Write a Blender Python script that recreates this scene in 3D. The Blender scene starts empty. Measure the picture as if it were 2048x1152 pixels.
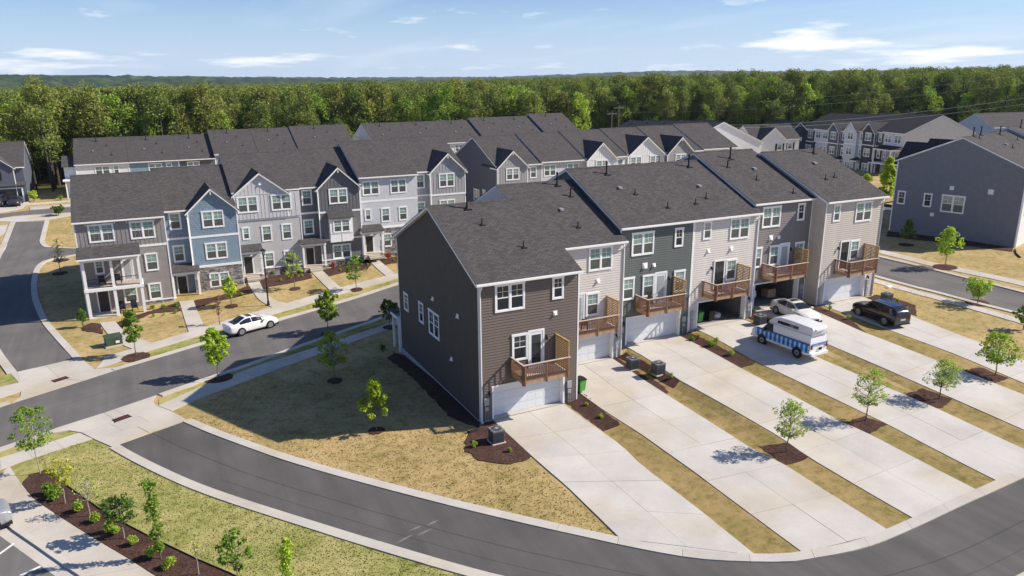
import bpy, bmesh, math, random
import numpy as np
from mathutils import Vector, Matrix
from mathutils.geometry import delaunay_2d_cdt
random.seed(7); rng = np.random.default_rng(7)
R = math.radians
S = bpy.context.scene
C = S.collection
# ------------------------------------------------------------------ camera
FPX, PITCH, ROLL, YAW, CH = 1490.0, R(15.7), R(-0.32), R(26.65), 22.0
_f = np.array([0, math.cos(PITCH), -math.sin(PITCH)]); _r0 = np.array([1., 0, 0]); _u0 = np.cross(_r0, _f)
_r = _r0 * math.cos(ROLL) + _u0 * math.sin(ROLL); _u = np.cross(_r, _f)
def _w(v):
    c, s = math.cos(YAW), math.sin(YAW)
    return np.array([c * v[0] + s * v[1], -s * v[0] + c * v[1], v[2]])
CR, CU, CF = _w(_r), _w(_u), _w(_f)
CAM = np.array([-18.324, -41.2, CH])
cam = bpy.data.objects.new('camera', bpy.data.cameras.new('camera')); C.objects.link(cam)
M = Matrix(((CR[0], CU[0], -CF[0], CAM[0]), (CR[1], CU[1], -CF[1], CAM[1]), (CR[2], CU[2], -CF[2], CAM[2]), (0, 0, 0, 1)))
cam.matrix_world = M
cam.data.sensor_width = 36; cam.data.lens = 36 * FPX / 2048; cam.data.clip_start = .5; cam.data.clip_end = 20000
S.camera = cam
# ------------------------------------------------------------------ light
SAZ, SEL = R(-19.5), R(37.3)
SD = Vector((math.cos(SAZ) * math.cos(SEL), math.sin(SAZ) * math.cos(SEL), math.sin(SEL)))
sun = bpy.data.objects.new('sun', bpy.data.lights.new('sun', 'SUN')); C.objects.link(sun)
sun.data.energy = 5.0; sun.data.angle = R(.5); sun.data.color = (1, .91, .79)
sun.rotation_euler = SD.to_track_quat('Z', 'Y').to_euler(); sun.location = (0, 0, 200)
S.view_settings.view_transform = 'Standard'; S.view_settings.look = 'None'; S.view_settings.gamma = 1
S.view_settings.exposure = 0.53; S.view_settings.use_curve_mapping = False
W = bpy.data.worlds.new('World'); S.world = W; W.use_nodes = True
nt = W.node_tree; N = nt.nodes; L = nt.links; N.clear()
def nd(nt, t, **k):
    n = nt.nodes.new(t)
    for a, b in k.items():
        if a.startswith('i_'): n.inputs[int(a[2:]) if a[2:].isdigit() else a[2:]].default_value = b
        else: setattr(n, a, b)
    return n
sky = nd(nt, 'ShaderNodeTexSky', sky_type='NISHITA', sun_disc=False, sun_elevation=SEL, sun_rotation=R(90) - SAZ, altitude=100, air_density=1.0, dust_density=.6, ozone_density=1.6)
bg = nd(nt, 'ShaderNodeBackground'); bg.inputs[1].default_value = .05
outw = nd(nt, 'ShaderNodeOutputWorld')
tc = nd(nt, 'ShaderNodeTexCoord'); sep = nd(nt, 'ShaderNodeSeparateXYZ'); L.new(tc.outputs['Generated'], sep.inputs[0])
def math_(nt, op, a, b=None, c=None):
    n = nt.nodes.new('ShaderNodeMath'); n.operation = op
    for i, v in enumerate((a, b, c)):
        if v is None: continue
        if isinstance(v, (int, float)): n.inputs[i].default_value = v
        else: nt.links.new(v, n.inputs[i])
    return n.outputs[0]
zc = math_(nt, 'MAXIMUM', sep.outputs[2], .012)
zz = math_(nt, 'ADD', zc, .05)
px = math_(nt, 'DIVIDE', sep.outputs[0], zz); py = math_(nt, 'DIVIDE', sep.outputs[1], zz)
cb = nd(nt, 'ShaderNodeCombineXYZ'); L.new(px, cb.inputs[0]); L.new(py, cb.inputs[1])
n1 = nd(nt, 'ShaderNodeTexNoise'); n1.inputs['Scale'].default_value = 1.0; n1.inputs['Detail'].default_value = 9; n1.inputs['Roughness'].default_value = .56
az_ = math_(nt, 'ARCTAN2', sep.outputs[0], sep.outputs[1])
cb2 = nd(nt, 'ShaderNodeCombineXYZ'); L.new(math_(nt, 'MULTIPLY', az_, 9.), cb2.inputs[0]); L.new(math_(nt, 'MULTIPLY', math_(nt, 'LOGARITHM', math_(nt, 'ADD', zc, .07), 2.718), 7.), cb2.inputs[1]); cb2.inputs[2].default_value = 3.7
L.new(cb2.outputs[0], n1.inputs['Vector'])
r1 = nd(nt, 'ShaderNodeValToRGB'); r1.color_ramp.elements[0].position = .60; r1.color_ramp.elements[1].position = .78; dens = n1.outputs[0]
for a_, e_, sa, se, k_ in ((-.04, .027, .10, .010, .15), (-.02, .010, .14, .006, .11), (.18, .025, .07, .009, .13), (.42, .017, .08, .007, .10), (.81, .040, .065, .016, .19), (.99, .023, .10, .010, .14), (.535, .016, .05, .007, .08), (-.15, .018, .05, .008, .12)):
    ga = math_(nt, 'MULTIPLY', math_(nt, 'SUBTRACT', az_, a_), 1 / sa); ge = math_(nt, 'MULTIPLY', math_(nt, 'SUBTRACT', sep.outputs[2], e_), 1 / se)
    ex = math_(nt, 'POWER', 2.718, math_(nt, 'MULTIPLY', math_(nt, 'ADD', math_(nt, 'MULTIPLY', ga, ga), math_(nt, 'MULTIPLY', ge, ge)), -1.)); dens = math_(nt, 'ADD', dens, math_(nt, 'MULTIPLY', ex, k_ + .035))
L.new(dens, r1.inputs[0])
# thin streaks
mp = nd(nt, 'ShaderNodeMapping'); mp.inputs['Scale'].default_value = (.5, .16, 1); mp.inputs['Rotation'].default_value = (0, 0, R(-55)); L.new(cb.outputs[0], mp.inputs[0])
n2 = nd(nt, 'ShaderNodeTexNoise'); n2.inputs['Scale'].default_value = 1.1; n2.inputs['Detail'].default_value = 7; L.new(mp.outputs[0], n2.inputs['Vector'])
r2 = nd(nt, 'ShaderNodeValToRGB'); r2.color_ramp.elements[0].position = .55; r2.color_ramp.elements[1].position = 1.0; r2.color_ramp.elements[1].color = (.45, .45, .45, 1); L.new(n2.outputs[0], r2.inputs[0])
cl = math_(nt, 'MAXIMUM', r1.outputs[0], r2.outputs[0])
hz = nd(nt, 'ShaderNodeMapRange'); hz.inputs[1].default_value = 0; hz.inputs[2].default_value = .13; hz.inputs[3].default_value = .8; hz.inputs[4].default_value = 0; L.new(sep.outputs[2], hz.inputs[0])
mixh = nd(nt, 'ShaderNodeMix', data_type='RGBA'); L.new(hz.outputs[0], mixh.inputs[0])
tint = nd(nt, 'ShaderNodeMix', data_type='RGBA', blend_type='MULTIPLY'); tint.inputs[0].default_value = 1; tint.inputs[7].default_value = (.92, 1.25, 1.85, 1)
L.new(sky.outputs[0], tint.inputs[6]); L.new(tint.outputs[2], mixh.inputs[6]); mixh.inputs[7].default_value = (9.8, 11.9, 15.0, 1)
mixc = nd(nt, 'ShaderNodeMix', data_type='RGBA'); L.new(cl, mixc.inputs[0]); L.new(mixh.outputs[2], mixc.inputs[6]); mixc.inputs[7].default_value = (15.2, 15.4, 16.2, 1)
L.new(mixc.outputs[2], bg.inputs[0]); L.new(bg.outputs[0], outw.inputs[0])
try:
    S.cycles.max_bounces = 6; S.cycles.transparent_max_bounces = 8
except Exception: pass
# ------------------------------------------------------------------ pixel <-> place helpers
def ray(px, py): return CF * FPX + CR * (px - 1024) - CU * (py - 576)
GX = [-400, -60, -25, 0, 20, 40, 65, 100, 170, 500]
GY = [-80, -45, -20, 3, 16, 25, 43, 75, 100, 120, 180, 400]
GZ = [[-.3, -.3, -.2, 0, .1, .4, 1.2, 2, 2, 2],
      [-.3, -.3, -.2, 0, .1, .4, 1.2, 2, 2, 2],
      [-.3, -.3, -.2, 0, .1, .5, 1.5, 2.5, 3, 3],
      [-.5, -.5, -.3, .0, .85, 1.6, 2.3, 3, 3, 3],
      [-.8, -.8, -.5, -.4, .5, 1.5, 2.3, 3, 3, 3],
      [-.9, -.9, -.6, -.4, .4, 1.4, 2.3, 3, 3, 3],
      [-1, -1.0, -.5, .5, 1.4, 1.8, 2.3, 2.6, 2.6, 4],
      [0, 0, 0, .3, .8, 1.2, 1.6, 2, 2, 6],
      [1.5, 1.5, 1.5, 1.2, 1, 1.2, 1.6, 2, 2.5, 8],
      [2, 2, 1.9, 1.8, 1.8, 1.8, 1.8, 2, 3, 6],
      [-1, -1, -1, -1, -1, -.5, 0, .5, 2.8, 7.5],
      [-4, -4, -4, -3.5, -3.5, -3, -3, -3, -2, 3]]
_gx0, _gy, _gz0 = np.array(GX, float), np.array(GY, float), np.array(GZ, float)
_kx = [-400, -60, -25, -6, 0, 6.6, 8.2, 13.9, 15.3, 21, 22.6, 28.3, 29.8, 35.5, 37, 43, 52, 65, 100]; _gx = np.array(_kx + [170, 500], float)
_gz = np.array([np.interp(_gx, _gx0, r) for r in _gz0]); _row = np.interp(_gx, _kx, [-.5, -.5, -.3, -.1, .04, .08, .42, .44, .97, 1.0, 1.28, 1.3, 1.74, 1.74, 1.62, 1.62, 1.9, 2.3, 3])
_gz[3] = _row; _gy = np.insert(_gy, 4, 8.); _gz = np.insert(_gz, 4, _row - .03, 0); _gz[4][:4] -= .12
def tz(x, y):
    x = np.asarray(x, float); y = np.asarray(y, float)
    i = np.clip(np.searchsorted(_gx, x) - 1, 0, len(_gx) - 2); j = np.clip(np.searchsorted(_gy, y) - 1, 0, len(_gy) - 2)
    u = np.clip((x - _gx[i]) / (_gx[i + 1] - _gx[i]), 0, 1); v = np.clip((y - _gy[j]) / (_gy[j + 1] - _gy[j]), 0, 1)
    u = u * .5 + .5 * u * u * (3 - 2 * u); v = v * .5 + .5 * v * v * (3 - 2 * v)
    return (_gz[j, i] * (1 - u) + _gz[j, i + 1] * u) * (1 - v) + (_gz[j + 1, i] * (1 - u) + _gz[j + 1, i + 1] * u) * v
def g(px, py):
    """the point of the ground seen at that place of the photograph"""
    d = ray(px, py); z = 0.
    for _ in range(25):
        t = (z - CAM[2]) / d[2]; p = CAM + d * t; z = .5 * z + .5 * float(tz(p[0], p[1]))
    return (p[0], p[1])
def G3(px, py, dz=0):
    x, y = g(px, py); return (x, y, float(tz(x, y)) + dz)
def atz(px, py, z):
    d = ray(px, py); t = (z - CAM[2]) / d[2]; p = CAM + d * t; return (p[0], p[1])
def tall(base, top):
    """height of something standing at ground pixel base whose top is seen at pixel top"""
    x, y = g(*base); d = ray(*top); q = np.array([x, y]) - CAM[:2]
    t = (q @ d[:2]) / (d[:2] @ d[:2]); return float(CAM[2] + t * d[2] - tz(x, y))
# ------------------------------------------------------------------ mesh helpers
class MB:
    def __init__(s): s.v = []; s.f = []; s.m = []
    def add(s, vs, fs, m=0):
        o = len(s.v); s.v += [tuple(map(float, v)) for v in vs]; s.f += [tuple(i + o for i in f) for f in fs]; s.m += [m] * len(fs); return s
    def box(s, x0, x1, y0, y1, z0, z1, m=0):
        return s.add([(x0, y0, z0), (x1, y0, z0), (x1, y1, z0), (x0, y1, z0), (x0, y0, z1), (x1, y0, z1), (x1, y1, z1), (x0, y1, z1)],
                     [(0, 3, 2, 1), (4, 5, 6, 7), (0, 1, 5, 4), (1, 2, 6, 5), (2, 3, 7, 6), (3, 0, 4, 7)], m)
    def prism(s, poly, a, b, axis=0, m=0, caps=True):
        """poly in the plane across axis (0: y,z  1: x,z  2: x,y), run from a to b"""
        def P(p, t): return (t, p[0], p[1]) if axis == 0 else ((p[0], t, p[1]) if axis == 1 else (p[0], p[1], t))
        n = len(poly); vs = [P(p, a) for p in poly] + [P(p, b) for p in poly]
        fs = [(i, (i + 1) % n, n + (i + 1) % n, n + i) for i in range(n)]
        if caps: fs += [tuple(range(n))[::-1], tuple(range(n, 2 * n))]
        return s.add(vs, fs, m)
    def cyl(s, c, r, h, n=10, r2=None, m=0, axis=2):
        r2 = r if r2 is None else r2; vs = []
        for k, (rr, t) in enumerate(((r, 0), (r2, h))):
            for i in range(n):
                a = 2 * math.pi * i / n; p = [rr * math.cos(a), rr * math.sin(a), t]
                if axis == 1: p = [p[0], p[2], p[1]]
                if axis == 0: p = [p[2], p[0], p[1]]
                vs.append((c[0] + p[0], c[1] + p[1], c[2] + p[2]))
        return s.add(vs, [(i, (i + 1) % n, n + (i + 1) % n, n + i) for i in range(n)] + [tuple(range(n))[::-1], tuple(range(n, 2 * n))], m)
    def tube(s, pts, rs, n=6, m=0):
        pts = [Vector(p) for p in pts]; vs = []; k = len(pts)
        if not hasattr(rs, '__len__'): rs = [rs] * k
        for i, p in enumerate(pts):
            d = (pts[min(i + 1, k - 1)] - pts[max(i - 1, 0)]).normalized(); a = d.orthogonal().normalized() if i == 0 else (a - d * a.dot(d)).normalized(); b = d.cross(a)
            for j in range(n):
                t = 2 * math.pi * j / n; vs.append(p + (a * math.cos(t) + b * math.sin(t)) * rs[i])
        fs = [(i * n + j, i * n + (j + 1) % n, (i + 1) * n + (j + 1) % n, (i + 1) * n + j) for i in range(k - 1) for j in range(n)]
        return s.add(vs, fs + [tuple(range(n))[::-1], tuple(range((k - 1) * n, k * n))], m)
    def mesh(s, name, mats, smooth=False):
        me = bpy.data.meshes.new(name); me.from_pydata(s.v, [], s.f)
        for m in (mats if isinstance(mats, (list, tuple)) else [mats]): me.materials.append(m)
        if any(s.m): me.polygons.foreach_set('material_index', s.m)
        bm = bmesh.new(); bm.from_mesh(me); bmesh.ops.recalc_face_normals(bm, faces=bm.faces); bm.to_mesh(me); bm.free()
        if smooth: me.polygons.foreach_set('use_smooth', [True] * len(me.polygons))
        return me
    def build(s, name, mats, parent=None, loc=(0, 0, 0), rot=(0, 0, 0), smooth=False):
        return put(name, s.mesh(name, mats, smooth), parent, loc, rot)
def put(name, me, parent=None, loc=(0, 0, 0), rot=(0, 0, 0)):
    o = bpy.data.objects.new(name, me); C.objects.link(o); o.location = loc; o.rotation_euler = rot
    if parent: o.parent = parent
    return o
def thing(name, label, cat, loc=(0, 0, 0), rz=0, group=None):
    return tag(put(name, None, None, loc, (0, 0, rz)), label, cat, group)
def tag(o, label, cat, group=None):
    o['label'] = label; o['category'] = cat
    if group: o['group'] = group
    return o
def struct(o, kind='structure'): o['kind'] = kind; return o
def npmesh(name, v, f, mats, mi=None):
    me = bpy.data.meshes.new(name); v = np.asarray(v, np.float32); f = np.asarray(f, np.int32); k = f.shape[1]
    me.vertices.add(len(v)); me.vertices.foreach_set('co', v.ravel()); me.loops.add(f.size); me.loops.foreach_set('vertex_index', f.ravel())
    me.polygons.add(len(f)); me.polygons.foreach_set('loop_start', np.arange(0, f.size, k, dtype=np.int32))
    for m in (mats if isinstance(mats, (list, tuple)) else [mats]): me.materials.append(m)
    if mi is not None: me.polygons.foreach_set('material_index', np.asarray(mi, np.int32))
    me.update(calc_edges=True); return me
# ------------------------------------------------------------------ materials
def base_mat(name, rough=.8, spec=.3, metal=0):
    m = bpy.data.materials.new(name); m.use_nodes = True; b = m.node_tree.nodes['Principled BSDF']
    b.inputs['Roughness'].default_value = rough; b.inputs['Specular IOR Level'].default_value = spec; b.inputs['Metallic'].default_value = metal
    return m, m.node_tree, b
def noise(nt, scale, detail=4, vec=None, rough=.55, dist=0):
    n = nd(nt, 'ShaderNodeTexNoise'); n.inputs['Scale'].default_value = scale; n.inputs['Detail'].default_value = detail; n.inputs['Roughness'].default_value = rough; n.inputs['Distortion'].default_value = dist
    if vec is None:
        t = nd(nt, 'ShaderNodeTexCoord'); vec = t.outputs['Object']
    nt.links.new(vec, n.inputs['Vector']); return n.outputs[0]
def ramp(nt, fac, stops):
    r = nd(nt, 'ShaderNodeValToRGB'); e = r.color_ramp.elements
    while len(e) < len(stops): e.new(.5)
    for k, (p, c) in enumerate(stops): e[k].position = p; e[k].color = tuple(c) + (1,) if len(c) == 3 else c
    nt.links.new(fac, r.inputs[0]); return r.outputs[0]
def mix(nt, f, a, b, mode='MIX'):
    n = nd(nt, 'ShaderNodeMix', data_type='RGBA', blend_type=mode)
    for i, v in ((0, f), (6, a), (7, b)):
        if hasattr(v, 'is_linked') or hasattr(v, 'links'): nt.links.new(v, n.inputs[i])
        elif i == 0: n.inputs[0].default_value = v
        else: n.inputs[i].default_value = tuple(v) + (1,) if len(v) == 3 else v
    return n.outputs[2]
def bump(nt, b, h, strength=.3, dist=.02):
    n = nd(nt, 'ShaderNodeBump'); n.inputs['Strength'].default_value = strength; n.inputs['Distance'].default_value = dist
    nt.links.new(h, n.inputs['Height']); nt.links.new(n.outputs[0], b.inputs['Normal'])
def plain(name, col, rough=.6, var=.12, scale=3, spec=.3, metal=0, bmp=0):
    m, nt, b = base_mat(name, rough, spec, metal)
    f = noise(nt, scale, 5); c0 = [c * (1 - var) for c in col]; c1 = [min(1, c * (1 + var)) for c in col]
    nt.links.new(ramp(nt, f, [(.3, c0), (.7, c1)]), b.inputs['Base Color'])
    if bmp: bump(nt, b, noise(nt, scale * 8, 3), bmp, .01)
    return m
WHITE = plain('white_trim', (.82, .82, .81), .5, .04)
SOFF = plain('soffit', (.62, .62, .61), .6, .04)
BLACK = plain('black_plastic', (.015, .015, .016), .5, .2)
def siding(name, col, exp=.19, vertical=False):
    m, nt, b = base_mat(name, .65, .25)
    t = nd(nt, 'ShaderNodeTexCoord'); s = nd(nt, 'ShaderNodeSeparateXYZ'); nt.links.new(t.outputs['Object'], s.inputs[0])
    fr = math_(nt, 'FRACT', math_(nt, 'DIVIDE', s.outputs[2], exp))
    line = ramp(nt, fr, [(0, (.45, .45, .45)), (.05, (.5, .5, .5)), (.09, (1, 1, 1)), (1, (.97, .97, .97))])
    f = noise(nt, 1.6, 6); c = ramp(nt, f, [(.3, [v * .93 for v in col]), (.7, [min(1, v * 1.06) for v in col])])
    nt.links.new(mix(nt, 1., c, line, 'MULTIPLY'), b.inputs['Base Color']); bump(nt, b, fr, .6, .02)
    return m
def shake(name, col):
    m, nt, b = base_mat(name, .7, .25)
    t = nd(nt, 'ShaderNodeTexCoord'); s = nd(nt, 'ShaderNodeSeparateXYZ'); nt.links.new(t.outputs['Object'], s.inputs[0])
    c = nd(nt, 'ShaderNodeCombineXYZ'); nt.links.new(s.outputs[0], c.inputs[0]); nt.links.new(s.outputs[2], c.inputs[1])
    k = nd(nt, 'ShaderNodeTexBrick'); k.inputs['Scale'].default_value = 1; k.inputs['Brick Width'].default_value = .22; k.inputs['Row Height'].default_value = .2; k.inputs['Mortar Size'].default_value = .012
    k.inputs['Color1'].default_value = tuple([v * .85 for v in col]) + (1,); k.inputs['Color2'].default_value = tuple([v * 1.1 for v in col]) + (1,); k.inputs['Mortar'].default_value = tuple([v * .45 for v in col]) + (1,)
    nt.links.new(c.outputs[0], k.inputs['Vector']); nt.links.new(k.outputs[0], b.inputs['Base Color']); bump(nt, b, k.outputs[1], -.5, .02); return m
def shingle(name, col, swap=False):
    m, nt, b = base_mat(name, .95, .12)
    t = nd(nt, 'ShaderNodeTexCoord'); s = nd(nt, 'ShaderNodeSeparateXYZ'); nt.links.new(t.outputs['Object'], s.inputs[0])
    c = nd(nt, 'ShaderNodeCombineXYZ'); nt.links.new(s.outputs[1 if swap else 0], c.inputs[0]); nt.links.new(math_(nt, 'MULTIPLY', s.outputs[2], 2.4 if not swap else 1.45), c.inputs[1])
    k = nd(nt, 'ShaderNodeTexBrick'); k.inputs['Scale'].default_value = 1; k.inputs['Brick Width'].default_value = .33; k.inputs['Row Height'].default_value = .15; k.inputs['Mortar Size'].default_value = .012; k.inputs['Bias'].default_value = -.1
    k.inputs['Color1'].default_value = tuple([v * .8 for v in col]) + (1,); k.inputs['Color2'].default_value = tuple([v * 1.22 for v in col]) + (1,); k.inputs['Mortar'].default_value = tuple([v * .45 for v in col]) + (1,)
    nt.links.new(c.outputs[0], k.inputs['Vector'])
    f = noise(nt, .5, 10, c.outputs[0], .75); r = ramp(nt, f, [(.3, (.86, .85, .86)), (.7, (1.04, 1.02, 1.0))])
    f2 = noise(nt, 14, 3, c.outputs[0], .7); r2 = ramp(nt, f2, [(.35, (.62, .62, .62)), (.65, (1.12, 1.12, 1.12))])
    nt.links.new(mix(nt, 1., mix(nt, 1., k.outputs[0], r, 'MULTIPLY'), r2, 'MULTIPLY'), b.inputs['Base Color']); bump(nt, b, k.outputs[1], -.6, .02); return m
SH = (.102, .096, .095)
SHING = shingle('roof_shingles', SH); SHINGX = shingle('roof_shingles_gable', SH, True)
SHING2 = shingle('dark_roof_shingles', (.055, .055, .062))
def concrete(name, col, var=.14):
    m, nt, b = base_mat(name, .85, .2)
    f = noise(nt, .35, 6, rough=.62); f2 = noise(nt, 6, 5, rough=.7)
    c = ramp(nt, f, [(.3, [v * (1 - var) for v in col]), (.55, col), (.75, [min(1, v * (1 + var * .6)) for v in col])])
    c2 = ramp(nt, f2, [(.3, (.93, .93, .93)), (.7, (1., 1., 1.))])
    f3 = noise(nt, .16, 3, rough=.5); st = ramp(nt, f3, [(.5, (1, 1, 1)), (.66, (.93, .88, .78))])
    rnd = nd(nt, 'ShaderNodeObjectInfo'); r3 = ramp(nt, rnd.outputs['Random'], [(0, (.93, .93, .935)), (1, (1., 1., 1.))])
    nt.links.new(mix(nt, 1., mix(nt, 1., mix(nt, 1., c, c2, 'MULTIPLY'), st, 'MULTIPLY'), r3, 'MULTIPLY'), b.inputs['Base Color']); bump(nt, b, f2, .15, .01); return m
CONC = concrete('driveway_concrete', (.545, .515, .47)); CURB = concrete('curb_concrete', (.52, .485, .43), .14); CONC2 = concrete('pavement_concrete', (.52, .48, .42))
def asphalt(name, col):
    m, nt, b = base_mat(name, .9, .2)
    t = nd(nt, 'ShaderNodeTexCoord'); mp = nd(nt, 'ShaderNodeMapping'); mp.inputs['Rotation'].default_value = (0, 0, R(-62)); mp.inputs['Scale'].default_value = (1.0, .07, 1); nt.links.new(t.outputs['Object'], mp.inputs[0])
    f = noise(nt, .8, 6, mp.outputs[0], .6); f2 = noise(nt, .25, 5); f3 = noise(nt, 22, 3, rough=.7)
    c = ramp(nt, f, [(.3, [v * .84 for v in col]), (.7, [v * 1.16 for v in col])]); c2 = ramp(nt, f2, [(.3, (.80, .80, .81)), (.7, (1.1, 1.07, 1.03))]); c3 = ramp(nt, f3, [(.3, (.86, .86, .86)), (.72, (1, 1, 1))])
    nt.links.new(mix(nt, 1., mix(nt, 1., c, c2, 'MULTIPLY'), c3, 'MULTIPLY'), b.inputs['Base Color']); bump(nt, b, f3, .3, .01); return m
ASPH = asphalt('asphalt_alley', (.112, .107, .104)); ASPH2 = asphalt('asphalt_street', (.15, .142, .138))
def lawn(name, green, tan, bal=.5, dark=None):
    m, nt, b = base_mat(name, .95, .1)
    f = noise(nt, .22, 6, rough=.62); f2 = noise(nt, 1.7, 8, rough=.72); f3 = noise(nt, 13, 4, rough=.8)
    s = math_(nt, 'ADD', math_(nt, 'MULTIPLY', f, .55), math_(nt, 'MULTIPLY', f2, .45))
    c = ramp(nt, s, [(bal - .12, green), (bal, [(a + c) / 2 for a, c in zip(green, tan)]), (bal + .12, tan)])
    d = ramp(nt, f3, [(.3, (.74, .72, .70)), (.5, (.97, .97, .96)), (.7, (1.12, 1.1, 1.05))])
    e = ramp(nt, f2, [(.36, (.78, .76, .72)), (.5, (1, 1, 1))])
    nt.links.new(mix(nt, 1., mix(nt, 1., c, d, 'MULTIPLY'), e, 'MULTIPLY'), b.inputs['Base Color']); bump(nt, b, f3, .6, .04); return m
LAWN = lawn('dry_lawn', (.25, .215, .07), (.47, .345, .17), .46)
LAWNG = lawn('green_lawn', (.20, .235, .05), (.43, .375, .165), .50)
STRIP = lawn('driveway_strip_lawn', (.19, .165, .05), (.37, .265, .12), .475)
def mulch(name, a, bcol):
    m, nt, b = base_mat(name, .95, .1)
    f = noise(nt, 9, 6, rough=.8); f2 = noise(nt, 1.2, 4)
    c = ramp(nt, f, [(.35, a), (.52, bcol), (.75, [v * 2.2 for v in bcol])]); d = ramp(nt, f2, [(.3, (.75, .75, .75)), (.7, (1.15, 1.1, 1.1))])
    nt.links.new(mix(nt, 1., c, d, 'MULTIPLY'), b.inputs['Base Color']); bump(nt, b, f, 1., .05); return m
MULCH = mulch('mulch', (.03, .017, .013), (.085, .047, .038))
def leafmat(name, col, rnd=.25, trans=.3):
    m, nt, b = base_mat(name, .7, .2)
    oi = nd(nt, 'ShaderNodeObjectInfo'); f = noise(nt, 1.1, 3); gm = nd(nt, 'ShaderNodeNewGeometry')
    v = math_(nt, 'ADD', math_(nt, 'MULTIPLY', oi.outputs['Random'], .5), math_(nt, 'MULTIPLY', gm.outputs['Random Per Island'], .5))
    lo = [c * (1 - rnd) for c in col]; hi = [col[0] * (1 + rnd * 1.2), col[1] * (1 + rnd), col[2] * (1 + rnd * .4)]
    c = ramp(nt, v, [(.15, lo), (.85, hi)]); c2 = ramp(nt, f, [(.35, (.72, .76, .72)), (.65, (1.15, 1.12, 1))])
    cc = mix(nt, 1., c, c2, 'MULTIPLY'); nt.links.new(cc, b.inputs['Base Color'])
    tr = nd(nt, 'ShaderNodeBsdfTranslucent'); nt.links.new(mix(nt, 1., cc, (1.15, 1.35, .6), 'MULTIPLY'), tr.inputs[0])
    ms = nd(nt, 'ShaderNodeMixShader'); ms.inputs[0].default_value = trans; nt.links.new(b.outputs[0], ms.inputs[1]); nt.links.new(tr.outputs[0], ms.inputs[2])
    nt.links.new(ms.outputs[0], nt.nodes['Material Output'].inputs[0]); return m
WBARK = plain('wood_bark', (.075, .06, .045), .9, .3, 6)
BARK = plain('bark', (.16, .13, .105), .9, .3, 6); BARKL = plain('pale_bark', (.36, .32, .27), .9, .2, 6)
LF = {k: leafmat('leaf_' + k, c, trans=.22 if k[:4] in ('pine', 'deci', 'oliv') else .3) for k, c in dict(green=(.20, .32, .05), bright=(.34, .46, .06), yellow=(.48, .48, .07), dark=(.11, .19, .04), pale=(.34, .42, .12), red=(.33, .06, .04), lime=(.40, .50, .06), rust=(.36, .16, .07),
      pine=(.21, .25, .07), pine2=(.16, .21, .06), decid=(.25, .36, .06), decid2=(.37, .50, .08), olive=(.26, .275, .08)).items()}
def glass(name, col, rough=.06):
    m, nt, b = base_mat(name, rough, .6)
    f = noise(nt, 1.3, 3); nt.links.new(ramp(nt, f, [(.3, [v * .7 for v in col]), (.7, [v * 1.2 for v in col])]), b.inputs['Base Color']); return m
PUP = glass('window_pane_upper', (.23, .34, .29)); PLO = glass('window_pane_screened', (.085, .095, .085), .35); PDK = glass('window_pane_dark', (.025, .03, .033)); PBL = glass('blinds_behind_pane', (.33, .36, .33), .2)  # upper pane: greenish reflection and blinds put into the base colour
METAL = plain('galvanised', (.30, .31, .31), .5, .15, metal=.3); GREY = plain('grey_box', (.36, .37, .37), .5, .1)
WOOD = plain('deck_wood', (.235, .115, .065), .75, .25, 4); WOODR = plain('rim_wood', (.42, .26, .15), .75, .2, 4); WOODY = plain('screen_wood', (.42, .265, .11), .7, .2, 4); RAILT = plain('rail_top', (.46, .38, .32), .7, .15)
DOORW = plain('garage_door_white', (.70, .72, .74), .5, .03); DOORD = plain('dark_door', (.035, .033, .03), .35, .2); INT = plain('garage_interior', (.22, .215, .21), .9, .2)
STONES = [plain('stone_%s' % n, c, .9, .25, 5, bmp=.4) for n, c in (('grey', (.24, .225, .22)), ('light', (.36, .34, .32)), ('dark', (.13, .12, .12)), ('brown', (.25, .21, .18)))]
MORT = plain('mortar', (.10, .095, .09), .95, .2)
# ================================================================== GROUND
def axis(lo, hi, step, far0, far1):
    a = list(np.arange(lo, hi + .001, step)); s = step; x = hi
    while x < far1: s *= 1.25; x += s; a.append(x)
    s = step; x = lo
    while x > far0: s *= 1.25; x -= s; a.insert(0, x)
    return np.array(a)
def build_ground():
    X, Y = axis(-60, 90, 1.0, -4800, 4800), axis(-50, 130, 1.0, -300, 4900)
    XX, YY = np.meshgrid(X, Y); Z = tz(XX, YY)
    v = np.stack([XX.ravel(), YY.ravel(), Z.ravel()], 1); nx = len(X); ny = len(Y)
    i = np.arange(nx * (ny - 1)).reshape(ny - 1, nx)[:, :-1].ravel(); f = np.stack([i, i + 1, i + nx + 1, i + nx], 1)
    me = npmesh('ground', v, f, [LAWN, FLOOR], mi=None)
    c = v[f].mean(1); me.polygons.foreach_set('material_index', ((c[:, 1] > 131) | (np.abs(c[:, 0]) > 150)).astype(np.int32)); me.polygons.foreach_set('use_smooth', [True] * len(f))
    struct(put('ground', me))
FLOOR = lawn('forest_floor', (.05, .06, .02), (.12, .10, .05), .5)
build_ground()
def resample(poly, sp, closed=True):
    out = []; n = len(poly)
    for i in range(n if closed else n - 1):
        a = np.array(poly[i]); b = np.array(poly[(i + 1) % n]); k = max(1, int(math.ceil(np.linalg.norm(b - a) / sp)))
        out += [tuple(a + (b - a) * t / k) for t in range(k)]
    if not closed: out.append(tuple(poly[-1]))
    return out
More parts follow.
